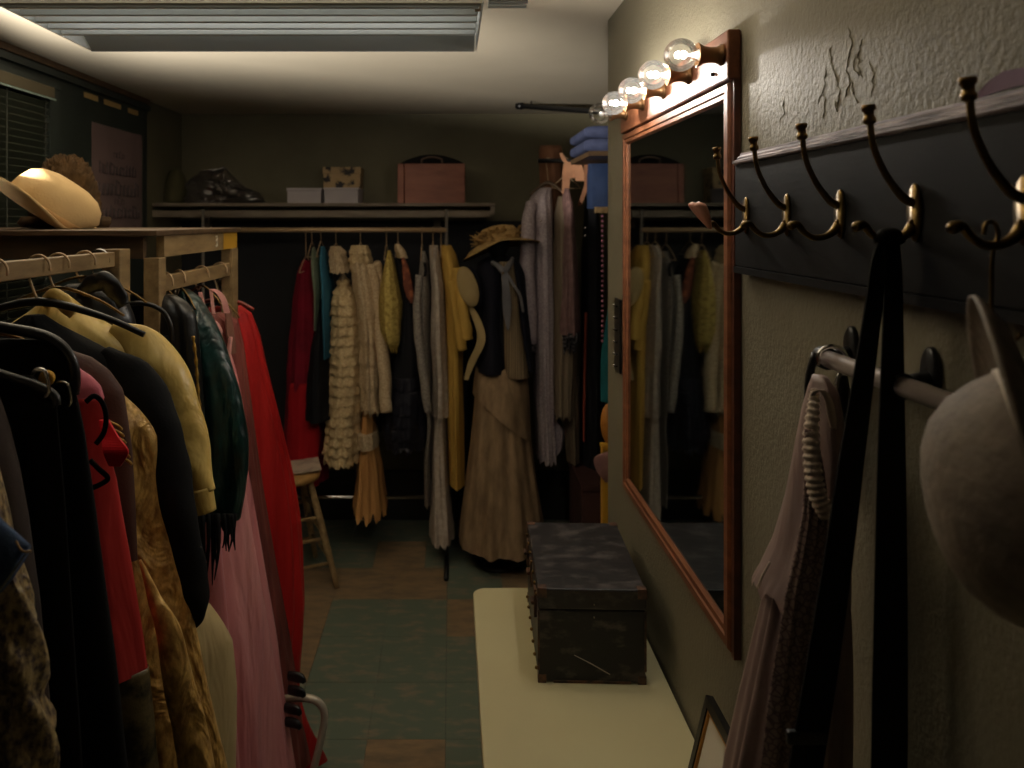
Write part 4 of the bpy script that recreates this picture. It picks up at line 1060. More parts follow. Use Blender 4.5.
g = G(); drape(g, pxrows(3.0, [(160,597,640,.03),(175,596,640,.06),(208,596,640,.07)]), 3.2, k=5, a1=.01, mode='ang', seed=41)
tag(g.build('blue_garment', fab('deep_blue', (36,52,84), (28,40,66), nscale=8)), 'deep blue cloth hanging under the recess shelf at the wall edge', 'garment')
g = G(); drape(g, pxrows(2.9, [(212,618,640,.01),(300,612,640,.015),(352,604,640,.02),(378,603,640,.03),(404,603,640,.04)]), 2.95, k=4, a1=.006, mode='ang', seed=42)
tag(g.build('teal_cloth', fab('dark_teal', (22,92,98), (16,70,76), nscale=8)), 'dark teal cloth peeping out beside the end of the mirror wall', 'cloth')
g = G(); rows = []
for i in range(9):
    a = PI*i/8; r = max(.03, math.sin(a))
    rows.append([P(606,423.5,2.9) + Vector((.03*r*math.cos(2*PI*j/16)+.01, .03*r*math.sin(2*PI*j/16), -.073*math.cos(a))) for j in range(16)])
g.grid(rows, True, True, True)
tag(g.build('amber_pouch', mat('amber_leather', (176,116,48), .5)), 'small amber pouch peeping out below the dark teal cloth', 'pouch')
lp = thing('ladder_post', 'yellow wooden post standing just beyond the end of the mirror wall', 'post', (PX(609,2.9), 2.9, 0))
g = G(); g.box((PX(601.5,2.9), 2.88, .001), (PX(609,2.9), 2.92, PZ(448,2.9))); g.build('post_shaft', M_wood_y, lp, smooth=False, bevel=.002)
g = G(); g.box((PX(601,2.9), 2.875, PZ(448,2.9)), (PX(625,2.9), 2.925, PZ(444,2.9))); g.build('post_cap', M_wood_y, lp, smooth=False, bevel=.002)
g = G(); ribbon(g, [P(609,452,2.85), P(603,458,2.84), P(606,470,2.84), P(612,482,2.85)], [.02,.06,.07,.05], [0,0,0,0], t=.01)
tag(g.build('mauve_scarf', fab('dusty_mauve', (150,110,104), (122,88,86), nscale=12), smooth=False), 'dusty mauve cloth draped over the yellow wooden post', 'cloth')
bx = thing('storage_box', 'dark brown storage box on the floor under the long black gown', 'box', (.68, 3.6, 0))
g = G(); g.box((PX(581,3.5), 3.48, .001), (PX(650,3.5), 3.85, PZ(490,3.5))); g.build('box_body', fab('dark_brown_board', (74,46,40), (58,36,32), nscale=6), bx, smooth=False, bevel=.004)
g = G(); g.box((PX(580.4,3.5), 3.475, PZ(490,3.5)+.0005), (PX(651,3.5), 3.855, PZ(484,3.5))); g.build('box_lid', fab('dark_brown_lid', (60,36,32)), bx, smooth=False, bevel=.004)

# ================================================================ STOOL
M_seat = mat('honey_wood_seat', (186,146,88), .45, c2=(156,116,66), nscale=6, stretch=(5,1,5))
stl = thing('wooden_stool', 'pale wooden stool with magazine on its round seat behind the red gown', 'stool', (-.735, 3.62, 0))
cx_, cy_, zs_ = -.73, 3.57, PZ(478, 3.47)
g = G(); g.lathe([(.02,zs_-.034),(.125,zs_-.036),(.142,zs_-.030),(.146,zs_-.016),(.143,zs_-.004),(.136,zs_),(.02,zs_-.002)], Matrix.Translation((cx_, cy_, 0)), n=40); g.build('seat', M_seat, stl)
lg_ = []
for a in (-20, 70, 160, 250):
    ca, sa = math.cos(math.radians(a)), math.sin(math.radians(a))
    p0 = Vector((cx_+.115*ca, cy_+.115*sa, zs_-.036)); p1 = Vector((cx_+.25*ca, cy_+.25*sa, 0.003))
    lg_.append((p0, p1))
    g = G(); g.tube([p0, p0.lerp(p1,.5), p1], [.014,.017,.012], n=12, sub=4); g.build('leg', M_wood, stl)
for i in range(4):
    for u in (.28 + .06*(i%2), .48 + .06*(i%2), .72 + .05*(i%2)):
        a, b = lg_[i], lg_[(i+1)%4]
        g = G(); g.tube([a[0].lerp(a[1],u), b[0].lerp(b[1],u)], .008, n=10); g.build('stretcher', M_wood, stl)
mg = thing('magazine', 'pale magazine with a red mark lying open on the wooden stool', 'magazine', (cx_+.02, cy_-.02, zs_))
Mm = Matrix.Translation((cx_-.005, cy_+.015, zs_+.001)) @ Matrix.Rotation(.25, 4, 'Z')
M_mag = mat('magazine_cover', (196,180,160), .5, c2=(160,144,128), nscale=9, ramp=(.5,.62))
g = G(); rows = []
for t_ in (0, .006):
    rows.append([Mm @ Vector((lerp(-.14,.145,k/10), -.095, t_ + .014*(k/10)**2)) for k in range(11)] + [Mm @ Vector((lerp(.145,-.14,k/10), .095, t_ + .014*(1-k/10)**2)) for k in range(11)])
g.grid(rows, True, True, True); g.build('cover', M_mag, mg, smooth=False)
g = G(); g.lathe([(.002,0),(.03,0),(.03,.0008),(.002,.0008)], Mm @ Matrix.Translation((-.07,-.02,.0092)), n=20); g.build('red_mark', mat('red_print', (170,60,44), .5), mg)
# ================================================================ LEFT CLOTHES RACKS
XA, XBK = -.65, -.589
ra = thing('clothes_rail', 'pale wooden clothes rail carrying the near dark coats on the left', 'clothes rail', (XA, .9, 0))
g = G(); g.box((XA-.010, .12, 1.513), (XA+.010, 1.5245, 1.541)); g.build('rail_bar', M_wood, ra, smooth=False, bevel=.002)
g = G(); g.box((XA-.016, 1.525, .001), (XA+.019, 1.575, 1.546)); g.build('end_post', M_wood, ra, smooth=False, bevel=.002)
g = G(); g.box((XA-.016, .07, .001), (XA+.019, .12, 1.546)); g.build('end_post', M_wood, ra, smooth=False, bevel=.002)
for y in (.095, 1.55):
    g = G(); g.box((XA-.25, y-.02, .001), (XA-.0165, y+.02, .04)); g.box((XA+.0195, y-.02, .001), (XA+.25, y+.02, .04)); g.build('foot', M_wood_dk, ra, smooth=False)
rb = thing('rack_table', 'open wooden rack with a dark board top carrying the hats on the left', 'rack', (-.9, 1.86, 0))
RB0, RB1 = 1.60, 2.15
g = G(); g.box((-1.40, RB0-.03, 1.570), (XBK+.012, RB1+.05, 1.582)); g.build('top_board', M_wood_dk, rb, smooth=False, bevel=.002)
g = G(); g.box((-1.38, RB0-.012, 1.525), (XBK-.022, RB0+.006, 1.5695)); g.build('front_apron', M_wood_dk, rb, smooth=False)
g = G(); g.box((XBK-.010, RB0+.0265, 1.527), (XBK+.006, RB1-.10, 1.5695)); g.build('side_apron', M_wood, rb, smooth=False)
g = G(); g.box((XBK-.010, RB1-.0995, 1.527), (XBK+.006, RB1+.03, 1.5695)); g.build('yellow_end', M_wood_y, rb, smooth=False)
g = G(); g.box((XBK-.012, RB0+.0265, 1.455), (XBK+.004, RB1-.0255, 1.488)); g.build('hanging_bar', M_wood, rb, smooth=False, bevel=.002)
for (x, y) in ((XBK-.008, RB0), (XBK-.008, RB1), (-1.36, RB0), (-1.36, RB1)):
    g = G(); g.box((x-.014, y-.012 if y == RB0 else y-.025, .001), (x+.018, y+.026, 1.5265)); g.build('leg', M_wood, rb, smooth=False, bevel=.002)
c = Vector((XBK+.0062, 1.98, 1.549))
g = G(); g.tube([c + Vector((0,.0,.012)), c + Vector((.001,.008,.013)), c + Vector((.001,.010,.006)), c + Vector((.001,.002,.001)), c + Vector((.001,.010,-.004)), c + Vector((.001,.008,-.012)), c + Vector((0,-.002,-.011))], .002, n=6, sub=3)
g.build('chalk_mark', mat('chalk', (190,180,160), .9), rb)

# fabrics
F_blackw = fab('black_wool', (11,10,12), (8,8,9), nscale=5)
F_denim = fab('blue_denim', (64,84,116), (48,64,92), nscale=90, bump=.3)
F_broc = mat('gold_mauve_brocade', (168,146,102), .4, .1, c2=(66,52,54), nscale=150, stretch=(1,1,.8), ramp=(.40,.62), bump=.5, bscale=90, wrinkle=.9, wscale=14, wstretch=(1,1,.45))
F_brgrey = fab('brown_grey_wool', (62,52,48), (52,44,41), nscale=6, sheen=.15)
F_pinks = fab('pink_satin', (206,110,124), (182,88,104), nscale=7, stretch=(1,1,.3), rough=.42, bump=.05)
F_crim = fab('crimson_satin', (186,52,50), (160,40,40), nscale=6, stretch=(1,1,.3), rough=.42, bump=.05, wrinkle=.3, wscale=12, wstretch=(1,1,.2))
F_olbroc = mat('olive_black_brocade', (104,90,58), .45, .1, c2=(22,20,16), nscale=18, ramp=(.42,.56), bump=.5, bscale=50)
F_brn = fab('plum_brown_velvet', (92,62,50), (72,48,42), nscale=6, sheen=.3, rough=.6)
F_goldb = mat('gold_brocade', (224,180,102), .36, .15, c2=(132,92,44), nscale=70, stretch=(1,1,.6), ramp=(.36,.72), bump=.6, bscale=90, wrinkle=.95, wscale=15, wstretch=(1,1,.5))
F_yel = fab('yellow_satin', (232,202,122), (212,174,90), nscale=9, rough=.34, bump=.15, bscale=40, spec=.5, wrinkle=.32, wscale=13, wstretch=(1,1,.7))
F_leath = mat('black_leather', (14,14,15), .34, bump=.25, bscale=40, coat=.1)
F_green = mat('dark_green_velvet', (18,52,50), .30, c2=(10,26,24), nscale=22, bump=.25, bscale=60, sheen=.2, wrinkle=.6, wscale=14)
F_creams = fab('cream_silk', (206,184,136), (180,156,108), nscale=7, stretch=(1,1,.2), rough=.5, bump=.05, wrinkle=.3, wstretch=(1,1,.2))
F_pink2 = fab('dusty_pink_satin', (232,160,158), (208,124,128), nscale=9, stretch=(1,1,.12), rough=.40, bump=.06, wrinkle=.8, wscale=12, wstretch=(1,1,.12))
F_pink3 = fab('pale_pink_crepe', (220,160,152), (198,134,130), nscale=30, bump=.3)
F_rose = fab('rose_brown_silk', (140,74,66), (92,48,44), nscale=5, stretch=(8,2,.3), rough=.45, bump=.06)
F_redg = fab('red_satin', (186,38,36), (148,24,24), nscale=8, stretch=(3,1,.15), rough=.38, bump=.05, wrinkle=.45, wscale=16, wstretch=(1,1,.22))
M_goldt = mat('gold_braid', (176,136,62), .4, .5, bump=.4, bscale=200)

LG = 'clothes on the left rail'
HG = 'hangers on the left rail'
def left(name, label, cat, Ye, yaw, hookX, parts, zmin=None, group=LG):
    """Ye: distance of the right-hand edge; yaw turns the right side towards the viewer"""
    ty = math.tan(yaw)
    zlow = min(PZ(r[0], Ye) for p in parts for r in p['rows'])
    Yc = Ye + ty*.2
    t = thing(name, label, cat, (hookX, Yc, max(zlow, .01)), group)
    for p in parts:
        Yp = Ye + p.get('dy', 0)
        rows = []
        for r in p['rows']:
            py, pr, hd = r[0], r[1], r[2]
            xr = PX(pr, Yp - hd*.3)
            xl = 2*hookX - xr if len(r) < 4 else PX(r[3], Yp - hd*.3)
            rows.append((PZ(py, Yp), xl, xr, hd))
        rows = [r for r in rows if r[0] > .01] or rows
        g = G(); drape(g, rows, Yc + p.get('dy', 0), yaw=p.get('yaw', yaw), k=p.get('k', 4), a0=p.get('a0', .002), a1=p.get('a1', .014), seed=p.get('seed', 1), n=p.get('n', 110), m=p.get('m', 60),
              mode=p.get('mode', 'x'), tiers=p.get('tiers', 0), tamp=p.get('tamp', .02), rag=p.get('rag', 0), jit=p.get('jit', .0), drift=p.get('drift', .8), x0=hookX, side=p.get('side', .35))
        g.build(p['name'], p['mat'], t)
    return t, Yc
def lhang(hookX, Y, ztop, zs, label, style, span=.11, yaw=.3, m=None, drop=.04, rod=.0165, r=.0021):
    style = {'wire': 'slim', 'plastic': 'slimplastic'}[style]
    return hook_hanger(hookX, Y, ztop, zs, span, label, HG, 'x', m or M_brass_dk, yaw, drop, r=r, rod=rod, body=style)
ZRA = 1.527; ZRB = 1.472
def archhanger(label, pxs, Y, X0, ztop, m, r=.0055, clips=None, yaw=.0):
    """a broad plastic hanger whose right shoulder follows pxs at depth Y, mirrored about the hook"""
    t = thing('coat_hanger', label, 'hanger', (X0, Y, PZ(pxs[-1][1], Y)), HG)
    pr = [P(a, b, Y) for a, b in pxs]
    ps = [Vector((2*X0 - p.x, p.y + 2*math.tan(yaw)*(p.x - X0), p.z)) for p in reversed(pr)]
    g = G(); g.tube(ps + [Vector((X0, Y + math.tan(yaw)*.2, pr[0].z + .012))] + pr, r, n=10, sub=5); g.build('hanger_arm', m, t)
    zt = pr[0].z + .014; Yc = Y + math.tan(yaw)*.2
    R = .019
    g = G(); g.tube([Vector((X0 + R*math.cos(math.radians(a)), Yc, ztop + R*math.sin(math.radians(a)))) for a in (-15,25,60,90,125,160,195)] + [Vector((X0 - .008, Yc, ztop - .034)), Vector((X0, Yc, zt))], .0021, n=8, sub=3)
    g.build('hook', M_chrome, t)
    a, b = pr[-1], ps[0]
    g = G(); g.tube([b, a], r*.7, n=8); g.build('hanger_bar', m, t)
    for (cx0, cy0) in (clips or []):
        p = P(cx0, cy0, Y - .006)
        g = G(); g.tube([p + Vector((-.008,0,.006)), p + Vector((-.003,-.004,.012)), p + Vector((.008,-.004,.010)), p + Vector((.010,0,-.012)), p + Vector((.004,.002,-.02))], .0022, n=8, sub=4)
        g.build('clip', M_chrome, t)
    return t

# nearest: denim jacket, brocade blouse, brown grey coat
t, Yc = left('denim_jacket', 'blue denim short sleeved jacket at the near end of the left rail', 'jacket', .70, .0, XA, [dict(name='jacket_body', mat=F_denim, rows=[(330,-200,.02),(345,-150,.04),(380,-95,.06),(440,-75,.07),(560,-70,.08),(700,-60,.08)], k=3, seed=51)])
tubepart(t, 'sleeve', F_denim, [(-95,430),(-72,490),(-34,533),(14,570)], [.72,.72,.70,.69], [46,42,34,28], flat=.4, n=32, wob=lambda i, th: 0)
g = G()
for k in range(9):
    u = k/8; a = P(lerp(27,2,u), lerp(553,588,u), .664); g.tube([a, a + Vector((-.006,-.0005,.005))], .0007, n=5)
st_ = G(); pts = [P(lerp(29,0,u/8), lerp(550,590,u/8), .664) for u in range(9)]
st_.tube(pts, .0008, n=6); st_.build('stitching', mat('pale_thread', (150,146,130), .8), t)
st_ = G(); st_.tube([P(16,541,.665), P(22,551,.663), P(31,551,.664)], .0009, n=6, sub=4); st_.build('seam', mat('ochre_thread', (150,116,70), .8), t)
t, Yc = left('brocade_blouse', 'gold and mauve brocade blouse with wavy sleeve edge under the denim jacket', 'blouse', .78, .0, XA, [dict(name='blouse_body', mat=F_broc, rows=[(350,-120,.03),(370,-70,.05),(420,-30,.06),(500,-6,.06),(545,4,.06),(600,20,.07),(700,22,.07),(800,20,.07),(1000,30,.08)], k=4, seed=52)])
tubepart(t, 'sleeve', F_broc, [(-36,470),(-18,540),(-2,600),(10,660),(12,700),(22,748),(18,800),(24,850)], .745, [22,24,27,33,29,34,33,28], flat=.8, n=24,
         wob=lambda i, th: .004*math.sin(5*th+i*.4) + .004*math.sin(i*.95)*math.cos(th))
left('wool_coat', 'brown grey wool coat just behind the brocade blouse', 'coat', .86, .1, XA, [dict(name='coat_body', mat=F_brgrey, rows=[(345,-70,.03),(365,-40,.05),(400,-16,.06),(430,-4,.06),(470,7,.06),(520,17,.06),(600,29,.06),(768,44,.07),(1000,55,.08)], k=3, a1=.008, seed=53)])
# black skirts and trousers on broad black hangers
left('black_trousers', 'black trousers folded over the nearest broad black hanger', 'trousers', .90, .12, XA, [dict(name='trouser_leg', mat=F_blackw, rows=[(376,30,.004),(390,50,.006),(404,54,.008),(409,56,.014),(500,64,.018),(650,74,.02),(768,82,.02)], k=2, a1=.006, seed=54)])
archhanger('broad black hanger nearest the viewer holding folded black trousers', [(-60,352),(0,374),(38,386),(54,396),(56,405)], .90, XA, ZRA, M_plastic, clips=[(40,380)], yaw=.12)
left('black_skirt', 'long plain black skirt filling the near part of the left rail', 'skirt', .95, .1, XA, [dict(name='skirt_body', mat=F_blackw, rows=[(340,50,.006),(348,62,.010),(362,70,.012),(388,73,.014),(394,75,.02),(430,82,.026),(500,92,.032),(560,100,.036),(660,114,.04),(768,126,.045),(960,146,.05)], k=3, a1=.010, seed=55)])
archhanger('broad black hanger with rounded shoulder holding the long black skirt', [(-40,318),(0,327),(38,334),(58,343),(70,357),(75,374),(74,394)], .95, XA, ZRA, M_plastic, r=.0065, clips=[(62,392)], yaw=.1)
g = G(); p = P(47,378,.93)
g.lathe([(.001,-.004),(.008,-.004),(.0095,0),(.008,.004),(.001,.004)], frame(p, (0,1,0)), n=16)
tag(g.build('hanger_tag', M_wood_y), 'small ochre disc tag hung among the black hangers', 'tag')
# red dress with pink yoke
t, Yc = left('red_dress', 'crimson satin dress with pink yoke, black straps and olive brocade hem', 'dress', 1.05, -.05, XA,
  [dict(name='yoke', mat=F_pinks, rows=[(368,78,.02),(376,88,.03),(386,97,.035),(398,101,.035)], k=3, a1=.006, seed=56, m=16),
   dict(name='dress_body', mat=F_crim, rows=[(396,100,.034),(420,103,.035),(450,106,.037),(480,112,.045),(575,128,.055),(671,142,.06)], k=5, a1=.028, seed=57),
   dict(name='hem_panel', mat=F_olbroc, rows=[(669,143,.053),(720,148,.056),(768,152,.058),(980,170,.065)], k=5, a1=.010, seed=58)])
for pts in ([(86,402),(94,396),(102,402),(106,416),(104,432),(96,444)], [(90,460),(99,469),(108,478),(101,484),(92,488)]):
    g = G(); g.tube([P(a, b, 1.0) for a, b in pts], .0034, n=10, sub=5, flat=.5); g.build('black_strap', F_blackw, t)
g = G(); ribbon(g, [P(104,420,1.02), P(110,436,1.01), P(116,452,1.0), P(115,466,1.01)], [.012,.02,.03,.014], [0,0,.1,0], t=.004); g.build('red_tie', fab('bright_red_tie', (206,26,36), rough=.4), t, smooth=False)
lhang(XA, Yc, ZRA, PZ(352,1.06), 'thin hanger holding the crimson dress', 'wire', yaw=.1)
# brown and gold gown
t, Yc = left('brocade_gown', 'brown velvet and gold brocade gown between the crimson dress and black coat', 'gown', 1.16, -.1, XA,
  [dict(name='gold_skirt', mat=F_goldb, dy=.02, rows=[(372,98,.03),(392,118,.04),(412,138,.045),(434,152,.05),(460,153,.05),(480,153,.05),(520,162,.055),(560,174,.06),(600,184,.06),(650,194,.065),(700,204,.07),(768,220,.075),(930,244,.08)], k=5, a1=.030, seed=59, n=130),
   dict(name='velvet_bodice', mat=F_brn, dy=-.035, rows=[(350,74,.02),(357,90,.035),(370,106,.04),(390,119,.045),(420,124,.045),(450,128,.045),(500,131,.045),(560,134,.04)], k=3, a1=.010, seed=60)])
g = G()
for k in range(6):
    a = P(118 + 2*k, 426 + k*7, 1.055); g.tube([a + Vector((-.014,.004,.005)), a, a + Vector((.002,.006,-.006))], .0020, n=8, sub=3)
g.build('ruching', M_goldt, t)
tubepart(t, 'sash', F_goldb, [(140,560),(155,600),(168,630),(178,680),(190,730),(200,790)], 1.09, [1.5,7,12,15,17,18], flat=.7, n=16)
lhang(XA, Yc, ZRA, PZ(336,1.15), 'thin hanger holding the brown and gold gown', 'wire', yaw=.05)
# black coat
t, Yc = left('black_coat', 'black wool coat with long sleeve in front of the yellow satin jacket', 'coat', 1.24, .05, XA,
  [dict(name='coat_body', mat=F_blackw, rows=[(316,40,.015),(330,62,.025),(340,84,.035),(356,112,.045),(378,140,.05),(420,152,.055),(500,158,.06),(640,164,.06),(768,172,.06),(900,180,.07)], k=3, a1=.010, seed=61)])
tubepart(t, 'sleeve', F_blackw, [(104,352),(130,378),(150,412),(163,455),(174,510),(186,570),(194,606),(192,628)], [1.24,1.23,1.22,1.21,1.20,1.20,1.20,1.20], [7,22,25,24,22,20,15,4], flat=.8, n=20)
lhang(XA, Yc+.01, ZRA, PZ(306,1.25), 'black hanger holding the long sleeved black wool coat', 'plastic', span=.17, yaw=.05, m=M_plastic, drop=.045)
# yellow satin jacket
t, Yc = left('satin_jacket', 'yellow satin jacket with long cuffed sleeve on the left rail', 'jacket', 1.32, .02, XA,
  [dict(name='jacket_body', mat=F_yel, rows=[(292,56,.015),(298,66,.025),(308,78,.035),(322,98,.045),(336,126,.05),(352,150,.055),(372,166,.06),(420,172,.06),(500,172,.06),(600,170,.06)], k=3, a1=.012, seed=62)])
tubepart(t, 'sleeve', F_yel, [(112,328),(138,344),(163,374),(180,414),(191,455),(201,492)], [1.31,1.31,1.30,1.29,1.28,1.28], [7,19,24,22,19,15], flat=.8, n=28, sub=8,
         wob=lambda i, th: .0016*math.sin(3*th + i*.35) + .0009*math.sin(i*.6 + 2*th))
tubepart(t, 'cuff', F_yel, [(199,488),(205,512)], 1.275, [14,11.5], flat=.8, n=24, wob=lambda i, th: .0006*math.sin(9*th))
tubepart(t, 'collar', F_yel, [(44,306),(52,296),(62,302),(74,314)], 1.27, [5,8,9,6], flat=.6)
lhang(XA, Yc, ZRA, PZ(291,1.33), 'wire hanger holding the yellow satin jacket', 'wire', yaw=.02)
# black leather jacket, trousers on hanger
t, Yc = left('leather_jacket', 'black leather jacket with raised collar behind the yellow satin jacket', 'jacket', 1.42, .0, XA,
  [dict(name='jacket_body', mat=F_leath, rows=[(284,100,.02),(292,114,.03),(300,124,.04),(316,130,.05),(340,136,.05),(420,146,.06),(560,150,.06)], k=3, a1=.010, seed=63)])
tubepart(t, 'collar', F_leath, [(80,292),(92,284),(106,282),(116,292),(124,306)], 1.385, [6,9,10,9,6], flat=.5)
lhang(XA, Yc, ZRA, PZ(280,1.42), 'wire hanger holding the black leather jacket', 'wire', yaw=0)
XT2 = -.66
archhanger('black hanger with rounded silvery edge at the end post of the left rail', [(120,304),(140,303),(156,307),(166,315),(171,328),(172,344)], 1.50, XT2, ZRA, M_plastic, r=.0045)
left('black_slacks', 'black slacks hung on the hanger by the rail end post', 'trousers', 1.50, .0, XT2, [dict(name='slacks_leg', mat=F_blackw, rows=[(336,168,.01),(342,171,.016),(420,174,.022),(560,178,.026),(768,182,.03)], k=2, a1=.006, seed=64)])
# cream skirt
left('cream_skirt', 'cream silk skirt low down between the black coat sleeve and the pink dress', 'skirt', 1.52, -.5, -.62, [dict(name='skirt_body', mat=F_creams, rows=[(480,180,.03),(560,192,.045),(590,204,.05),(620,220,.055),(642,229,.06),(690,233,.06),(768,232,.065),(840,230,.07)], k=6, a1=.016, seed=65)])
# dark green velvet coat
t, Yc = left('velvet_coat', 'dark green velvet coat with gold braid and black fringe', 'coat', 1.66, .5, XBK,
  [dict(name='coat_body', mat=F_green, rows=[(294,170,.02),(300,184,.03),(315,196,.04),(332,207,.05),(349,216,.055),(378,227,.058),(400,235,.06),(440,243,.065),(470,243,.065),(500,239,.06),(524,234,.06)], k=4, a1=.014, seed=66)], )
for pts in ([(193,336),(196,360),(198,390),(201,424)],):
    g = G(); g.tube([P(a, b, 1.575) for a, b in pts], .003, n=8, sub=8, wob=lambda i, th: .0012*math.sin(i*1.7)); g.build('gold_braid', M_goldt, t)
rnd = random.Random(77)
for k in range(30):
    px = rnd.uniform(198, 236); l = rnd.uniform(22, 62) * (1 if px < 222 else .45)
    Yk = rnd.uniform(1.58, 1.66)
    g = G(); g.tube([P(px, 514, Yk), P(px+rnd.uniform(-2,2), 520+l*.5, Yk), P(px+rnd.uniform(-4,4), 524+l, Yk)], [.004,.0035,.001], n=6, sub=3); g.build('fringe_strand', F_blackw, t)
lhang(XBK-.004, 1.745, ZRB, PZ(290,1.745), 'wire hanger holding the dark green velvet coat', 'wire', span=.055, yaw=.6, rod=.0185)
left('quilted_jacket', 'black quilted jacket squeezed in front of the dark green velvet coat', 'jacket', 1.58, .3, XBK-.02, [dict(name='jacket_body', mat=F_leath, rows=[(297,166,.02),(303,178,.03),(316,188,.04),(340,192,.045),(420,198,.05),(520,200,.05)], k=5, a1=.010, seed=67)])
lhang(XBK-.004, 1.66, ZRB, PZ(293,1.66), 'wire hanger holding the black quilted jacket', 'wire', span=.05, yaw=.4, rod=.0185)
# pink gown
t, Yc = left('pink_gown', 'long dusty pink satin gown with crossed straps on the left rack', 'gown', 1.96, -.7, XBK,
  [dict(name='bodice', mat=F_pink3, rows=[(311,225,.02,208),(317,231,.04,206),(325,233,.055,205),(333,232.5,.055,205),(338,234,.05,206),(346,235.5,.05,207)], k=3, a1=.006, seed=68, m=20),
   dict(name='gown_skirt', mat=F_pink2, rows=[(343,235,.045),(364,239.5,.055),(405,244.5,.065),(440,243,.075),(480,247,.085),(560,256,.10),(640,267,.12),(768,280,.14),(860,288,.15)], k=10, mode='ang', side=.9, a0=.014, a1=.058, seed=69, n=240, drift=.6)])
for pts, w_ in (([(200,292),(203,303),(208,316)], .008), ([(211,289),(212,300),(214,314)], .007), ([(212,289),(219,293),(224,301),(227,313)], .013)):
    g = G(); ribbon(g, [P(a, b, 1.80) for a, b in pts], [w_]*len(pts), [.2]*len(pts), t=.004); g.build('strap', F_pink3, t, smooth=False)
for pts in ([(208,338),(213,356),(219,372)], [(220,336),(221,354),(223,374)], [(231,337),(228,356),(225,374)]):
    g = G(); g.tube([P(a, b, 1.785) for a, b in pts], [.004,.006,.003], n=8, sub=4, flat=.6); g.build('pleat_band', F_pink3, t)
lhang(XBK-.004, 1.90, ZRB, PZ(288,1.90), 'wire hanger holding the dusty pink gown', 'wire', span=.055, yaw=.3, rod=.0185)
# rose brown gown and red gown
t, Yc = left('striped_gown', 'rose brown striped silk gown between the pink gown and the red gown', 'gown', 2.12, -.7, XBK,
  [dict(name='gown_body', mat=F_rose, rows=[(306,236,.02),(312,247,.04),(340,252,.05),(400,257,.07),(480,264,.08),(560,273,.09),(640,284,.10),(768,300,.12),(830,306,.125)], k=12, mode='ang', side=.9, a0=.005, a1=.036, seed=70, n=130, drift=.4),
   dict(name='lapel', mat=fab('beige_lapel', (124,84,70)), dy=-.055, rows=[(304,244,.006,239),(330,246.5,.01,240),(346,248,.008,242)], k=1, a1=.001, seed=71, m=14)])
lhang(XBK-.004, 2.05, ZRB, PZ(302,2.05), 'wire hanger holding the rose brown striped gown', 'wire', span=.055, yaw=.2, rod=.0185)
XG = -.625
t, Yc = left('red_gown', 'long bright red satin gown at the far end of the left rack', 'gown', 2.30, -.55, XG,
  [dict(name='gown_body', mat=F_redg, rows=[(302,248,.02),(308,256,.035),(330,263,.045),(400,276,.055),(460,287,.07),(520,296,.09),(560,297.5,.10),(600,298.5,.11),(640,296,.12),(690,292,.12),(722,299,.13),(768,315,.14)], k=10, mode='ang', side=.8, a0=.005, a1=.036, seed=72, n=140, drift=.5, jit=.006)])
lhang(XG, Yc, 1.43, PZ(299,2.26), 'red hanger holding the bright red gown', 'plastic', span=.09, yaw=.1, m=mat('red_hanger', (120,40,28), .4), drop=.02, rod=.008)
pg = thing('wooden_peg', 'wooden peg behind the far rack post carrying the red gown', 'peg', (XG, 2.26, 1.42))
g = G(); g.tube([(XG, 2.1765, 1.43), (XG, 2.30, 1.432)], .0075, n=12); g.build('peg_shaft', M_wood, pg)
g = G(); g.ball((XG, 2.302, 1.432), .011, n=14, m=10); g.build('peg_knob', M_wood, pg)

# chrome frame at the foot of the gowns
M_tubef = mat('dull_tube', (196,186,168), .35, .35)
cf = thing('chrome_frame', 'bent chrome tube frame poking out below the red gown', 'frame', (-.36, 2.0, 0))
Yq = 2.0
g = G(); g.tube([P(262,705,Yq+.02), P(285,699,Yq+.01), P(306,698,Yq), P(318,702,Yq), P(324.5,714,Yq), P(322,735,Yq-.005), P(312,775,Yq-.01), P(300,820,Yq-.02), (PX(292,Yq), Yq-.03, .012)], .0095, n=14, sub=5)
g.build('bent_tube', M_tubef, cf)
g = G(); g.tube([P(262,705,Yq+.02), P(250,740,Yq+.05), (PX(244,Yq), Yq+.08, .012)], .0095, n=12, sub=4); g.build('back_leg', M_tubef, cf)
for py in (678, 692, 710, 724):
    p = P(300 - (4 if py > 705 else 0), py, Yq-.02)
    g = G(); g.tube([p + Vector((-.03,.01,0)), p, p + Vector((.012,-.004,-.01))], [.012,.013,.006], n=10, sub=4, flat=.6); g.build('black_clamp', M_plastic, cf)

# ================================================================ HATS ON THE RACK
F_felt = fab('beige_felt', (186,158,112), (168,140,96), nscale=5, bump=.15, bscale=150)
Yh = 1.80
bh = thing('felt_hat', 'beige felt hat with curled brim lying tilted on the rack top', 'hat', (PX(48,Yh), Yh, 1.582))
Mb = Matrix.Translation(P(48,216,Yh)) @ Matrix.Rotation(math.radians(34), 4, 'Y') @ Matrix.Rotation(math.radians(-10), 4, 'X')
Mbi = Mb.inverted()
def rest(p):      # soft felt settles on the board
    q = Mb @ p
    if q.z < 1.5835: q.z = 1.5835 + (q.z-1.5835)*.02
    return Mbi @ q
def em(p, th, r, h): return rest(Vector((p.x*1.0, p.y*1.15, p.z)))
g = G(); g.lathe([(.096,.0),(.099,.018),(.096,.043),(.086,.067),(.066,.083),(.038,.091),(.001,.093)], Mb, n=48, caps=False, mod=em); g.build('crown', F_felt, bh)
